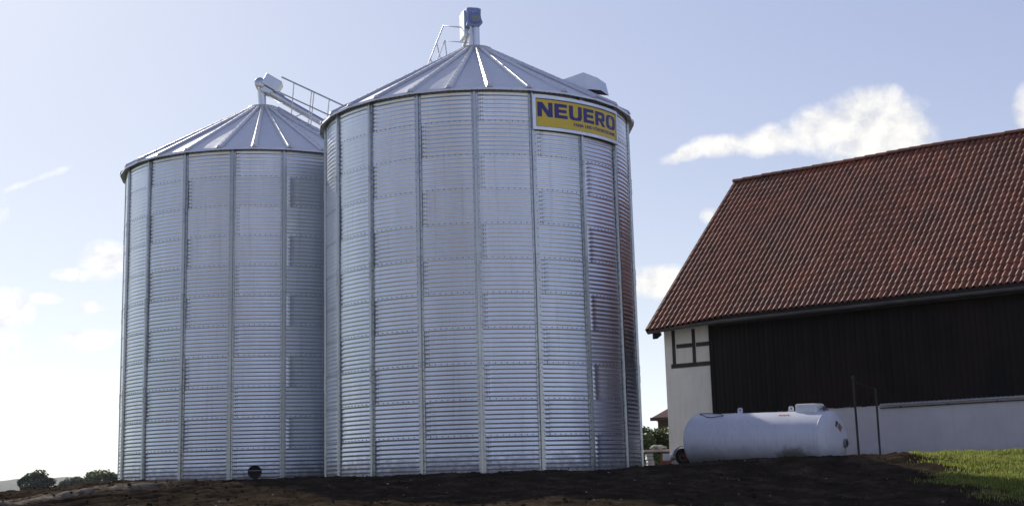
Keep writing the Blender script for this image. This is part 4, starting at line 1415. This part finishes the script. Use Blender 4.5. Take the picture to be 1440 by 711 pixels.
# ---------------------------------------------------------------- hills on the horizon
vs = []; fs = []
NXh = 120
for i in range(NXh + 1):
    px = -500 + 1700 * i / NXh
    top = 676 - 3 * math.sin(px * 0.013 + 0.4) - 2.0 * noise.noise(Vector((px * 0.02, 0, 5))) * 2 + (px > 60) * 0
    q = at(px, top - px * 0.028 + 0.8, 2000)
    rough = noise.noise(Vector((px * 0.11, 3, 1))) * 2.0
    zt = q.z + rough
    for (dy, f) in ((-160, 0.0), (-90, 0.55), (0, 1.0), (160, 0.8), (400, 0.0)):
        vs.append((q.x, 2000 + dy, max(-2, zt * f)))
for i in range(NXh):
    for k in range(4): fs.append((i * 5 + k, (i + 1) * 5 + k, (i + 1) * 5 + k + 1, i * 5 + k + 1))
mb = MB(); mb.add(vs, fs, 0, True)
o = mb.build('hills', simple('wooded_hill', (0.05, 0.065, 0.04), 0.95, 0, 0.3, 0.02))
tag(o, 'low wooded hills on the far left horizon', None, None, 'structure')

# ---------------------------------------------------------------- air
hm = bpy.data.materials.new('haze'); hm.use_nodes = True
hm.node_tree.nodes.remove(hm.node_tree.nodes['Principled BSDF'])
pvn = hm.node_tree.nodes.new('ShaderNodeVolumePrincipled')
pvn.inputs['Color'].default_value = (0.86, 0.88, 0.95, 1)
pvn.inputs['Density'].default_value = 0.00012
pvn.inputs['Anisotropy'].default_value = 0.0
hm.node_tree.links.new(pvn.outputs[0], hm.node_tree.nodes['Material Output'].inputs['Volume'])
mb = MB(); mb.box(GX_[0] - 200, GX_[-1] + 200, GY_[0] - 200, GY_[-1] + 200, -1.0, 34.0)
o = mb.build('haze', hm)
tag(o, 'thin pale haze over the fields', None, None, 'stuff')

# ---------------------------------------------------------------- light: sun and sky
SUN_AZ, SUN_EL = R_(-28.0), R_(29.5)            # azimuth from +Y towards +X
sdirv = Vector((math.sin(SUN_AZ) * math.cos(SUN_EL), math.cos(SUN_AZ) * math.cos(SUN_EL), math.sin(SUN_EL)))
sl_ = bpy.data.lights.new('sun', 'SUN'); sl_.energy = 5.0; sl_.angle = R_(0.5); sl_.color = (1.0, 0.94, 0.85)
so_ = bpy.data.objects.new('sun', sl_); COL.objects.link(so_)
so_.rotation_euler = (-sdirv).to_track_quat('-Z', 'Y').to_euler()
so_.location = (0, 0, 60)

w = bpy.data.worlds.new('World'); SC.world = w; w.use_nodes = True
nt = NT(w.node_tree)
bgd = w.node_tree.nodes['Background']
sky = nt.n('ShaderNodeTexSky', sky_type='NISHITA', sun_disc=False, sun_elevation=SUN_EL, sun_rotation=SUN_AZ, altitude=100.0, air_density=1.0, dust_density=0.2, ozone_density=1.5)
dirv = nt.n('ShaderNodeTexCoord').outputs['Generated']
fld = None
def cloud(px, py, wx, wy, amp=1.0, tilt=0.0):
    global fld
    c = ray(px, py).normalized()
    right = Vector((0, 0, 1)).cross(c).normalized() * -1
    right = c.cross(Vector((0, 0, 1))).normalized()
    up = right.cross(c).normalized()
    r2 = right * math.cos(tilt) + up * math.sin(tilt); u2 = -right * math.sin(tilt) + up * math.cos(tilt)
    M_ = Matrix((r2, u2, r2.cross(u2))).transposed()
    mp = nt.n('ShaderNodeMapping', vector_type='TEXTURE', ins={'Vector': dirv, 'Location': tuple(c), 'Rotation': tuple(M_.to_euler('XYZ')), 'Scale': (wx / FPX, wy / FPX, 0.3)})
    ln = nt.n('ShaderNodeVectorMath', operation='LENGTH', ins={0: mp.outputs[0]}).outputs['Value']
    v = nt.math('MULTIPLY', nt.math('SUBTRACT', 1.0, ln), amp)
    fld = v if fld is None else nt.math('MAXIMUM', fld, v)
for a in ((1225, 180, 92, 62, 1.3), (1262, 184, 58, 48, 1.1), (1148, 184, 56, 42, 1.1), (1085, 198, 66, 26), (1020, 205, 50, 19), (965, 216, 46, 13, 0.9, 0.30),
          (925, 398, 60, 25), (1000, 304, 22, 15, 0.8), (1446, 155, 24, 40), (1400, 215, 60, 14, 0.55),
          (150, 367, 46, 30), (112, 386, 34, 12, 0.8), (12, 436, 44, 32), (128, 432, 26, 13, 0.75), (122, 476, 56, 17, 0.8), (60, 420, 30, 10, 0.7),
          (35, 258, 90, 7, 0.34, 0.40), (-150, 300, 160, 60), (-120, 480, 160, 40), (1640, 300, 120, 60), (1700, 120, 160, 50)):
    cloud(*a)
nz = nt.noise(dirv, 32.0, 11, 0.62, 0.2)
nz2 = nt.noise(dirv, 11.0, 5, 0.55)
dens = nt.math('ADD', fld, nt.math('MULTIPLY', nt.math('SUBTRACT', nz, 0.5), 1.25))
dens = nt.ramp(dens, [(0.04, 0.0), (0.22, 0.35), (0.42, 0.80), (0.70, 1.0)])
sh = nt.noise(nt.n('ShaderNodeVectorMath', operation='ADD', ins={0: dirv, 1: (0.006, -0.004, -0.008)}).outputs[0], 32.0, 9, 0.60, 0.2)
lit = nt.math('ADD', nt.math('MULTIPLY', nt.math('SUBTRACT', nz, sh), 3.0), 0.70, clamp=True)
ccol = nt.mix(lit, (5.4, 5.7, 6.7), (9.3, 9.2, 8.9))
# thin veil of high haze over the clear sky: whiter towards the horizon and towards the sun
el = nt.math('MULTIPLY', nt.math('ARCSINE', nt.math('MAXIMUM', nt.n('ShaderNodeSeparateXYZ', ins={0: dirv}).outputs[2], 0.0)), -1 / R_(8.0))
hz_ = nt.math('EXPONENT', el)
ca_ = nt.n('ShaderNodeVectorMath', operation='DOT_PRODUCT', ins={0: dirv, 1: tuple(sdirv)}).outputs['Value']
gl_ = nt.math('EXPONENT', nt.math('MULTIPLY', nt.math('ARCCOSINE', nt.math('MINIMUM', ca_, 0.9999)), -1 / R_(25.0)))
def lin(base, k, col):
    t_ = nt.n('ShaderNodeVectorMath', operation='SCALE', ins={0: col, 'Scale': k}).outputs[0]
    return nt.n('ShaderNodeVectorMath', operation='ADD', ins={0: base, 1: t_}).outputs[0]
veil = lin((2.55, 3.2, 6.5), hz_, (8.6, 8.7, 5.7))
veil = lin(veil, gl_, (8.4, 7.9, 5.0))
dark_ = nt.n('ShaderNodeMapRange', interpolation_type='SMOOTHSTEP', ins={0: el, 1: -18 / 8.0, 2: -65 / 8.0, 3: 1.0, 4: 0.45}).outputs[0]
veil = nt.n('ShaderNodeVectorMath', operation='SCALE', ins={0: veil, 'Scale': dark_}).outputs[0]
# unseen, added mostly behind the camera: uneven veil brightness for the silo reflections
un_ = nt.noise(dirv, 1.9, 2, 0.5)
bk_ = nt.n('ShaderNodeMapRange', interpolation_type='SMOOTHSTEP', ins={0: nt.n('ShaderNodeSeparateXYZ', ins={0: dirv}).outputs[1], 1: 0.75, 2: 0.0, 3: 0.0, 4: 1.0}).outputs[0]
um_ = nt.math('ADD', 1.0, nt.math('MULTIPLY', bk_, nt.math('MULTIPLY', nt.math('SUBTRACT', un_, 0.5), 3.0)))
veil = nt.n('ShaderNodeVectorMath', operation='SCALE', ins={0: veil, 'Scale': um_}).outputs[0]
skyv = nt.mix(0.22, veil, sky.outputs[0])
ccol = lin(ccol, gl_, (6.5, 6.3, 5.8))
skyc = nt.mix(dens, skyv, ccol)
L(nt, skyc, bgd.inputs[0])
bgd.inputs[1].default_value = 0.10

SC.view_settings.view_transform = 'Standard'
SC.view_settings.look = 'None'
SC.view_settings.gamma = 1.0
SC.view_settings.exposure = 0.0
SC.render.engine = 'CYCLES'
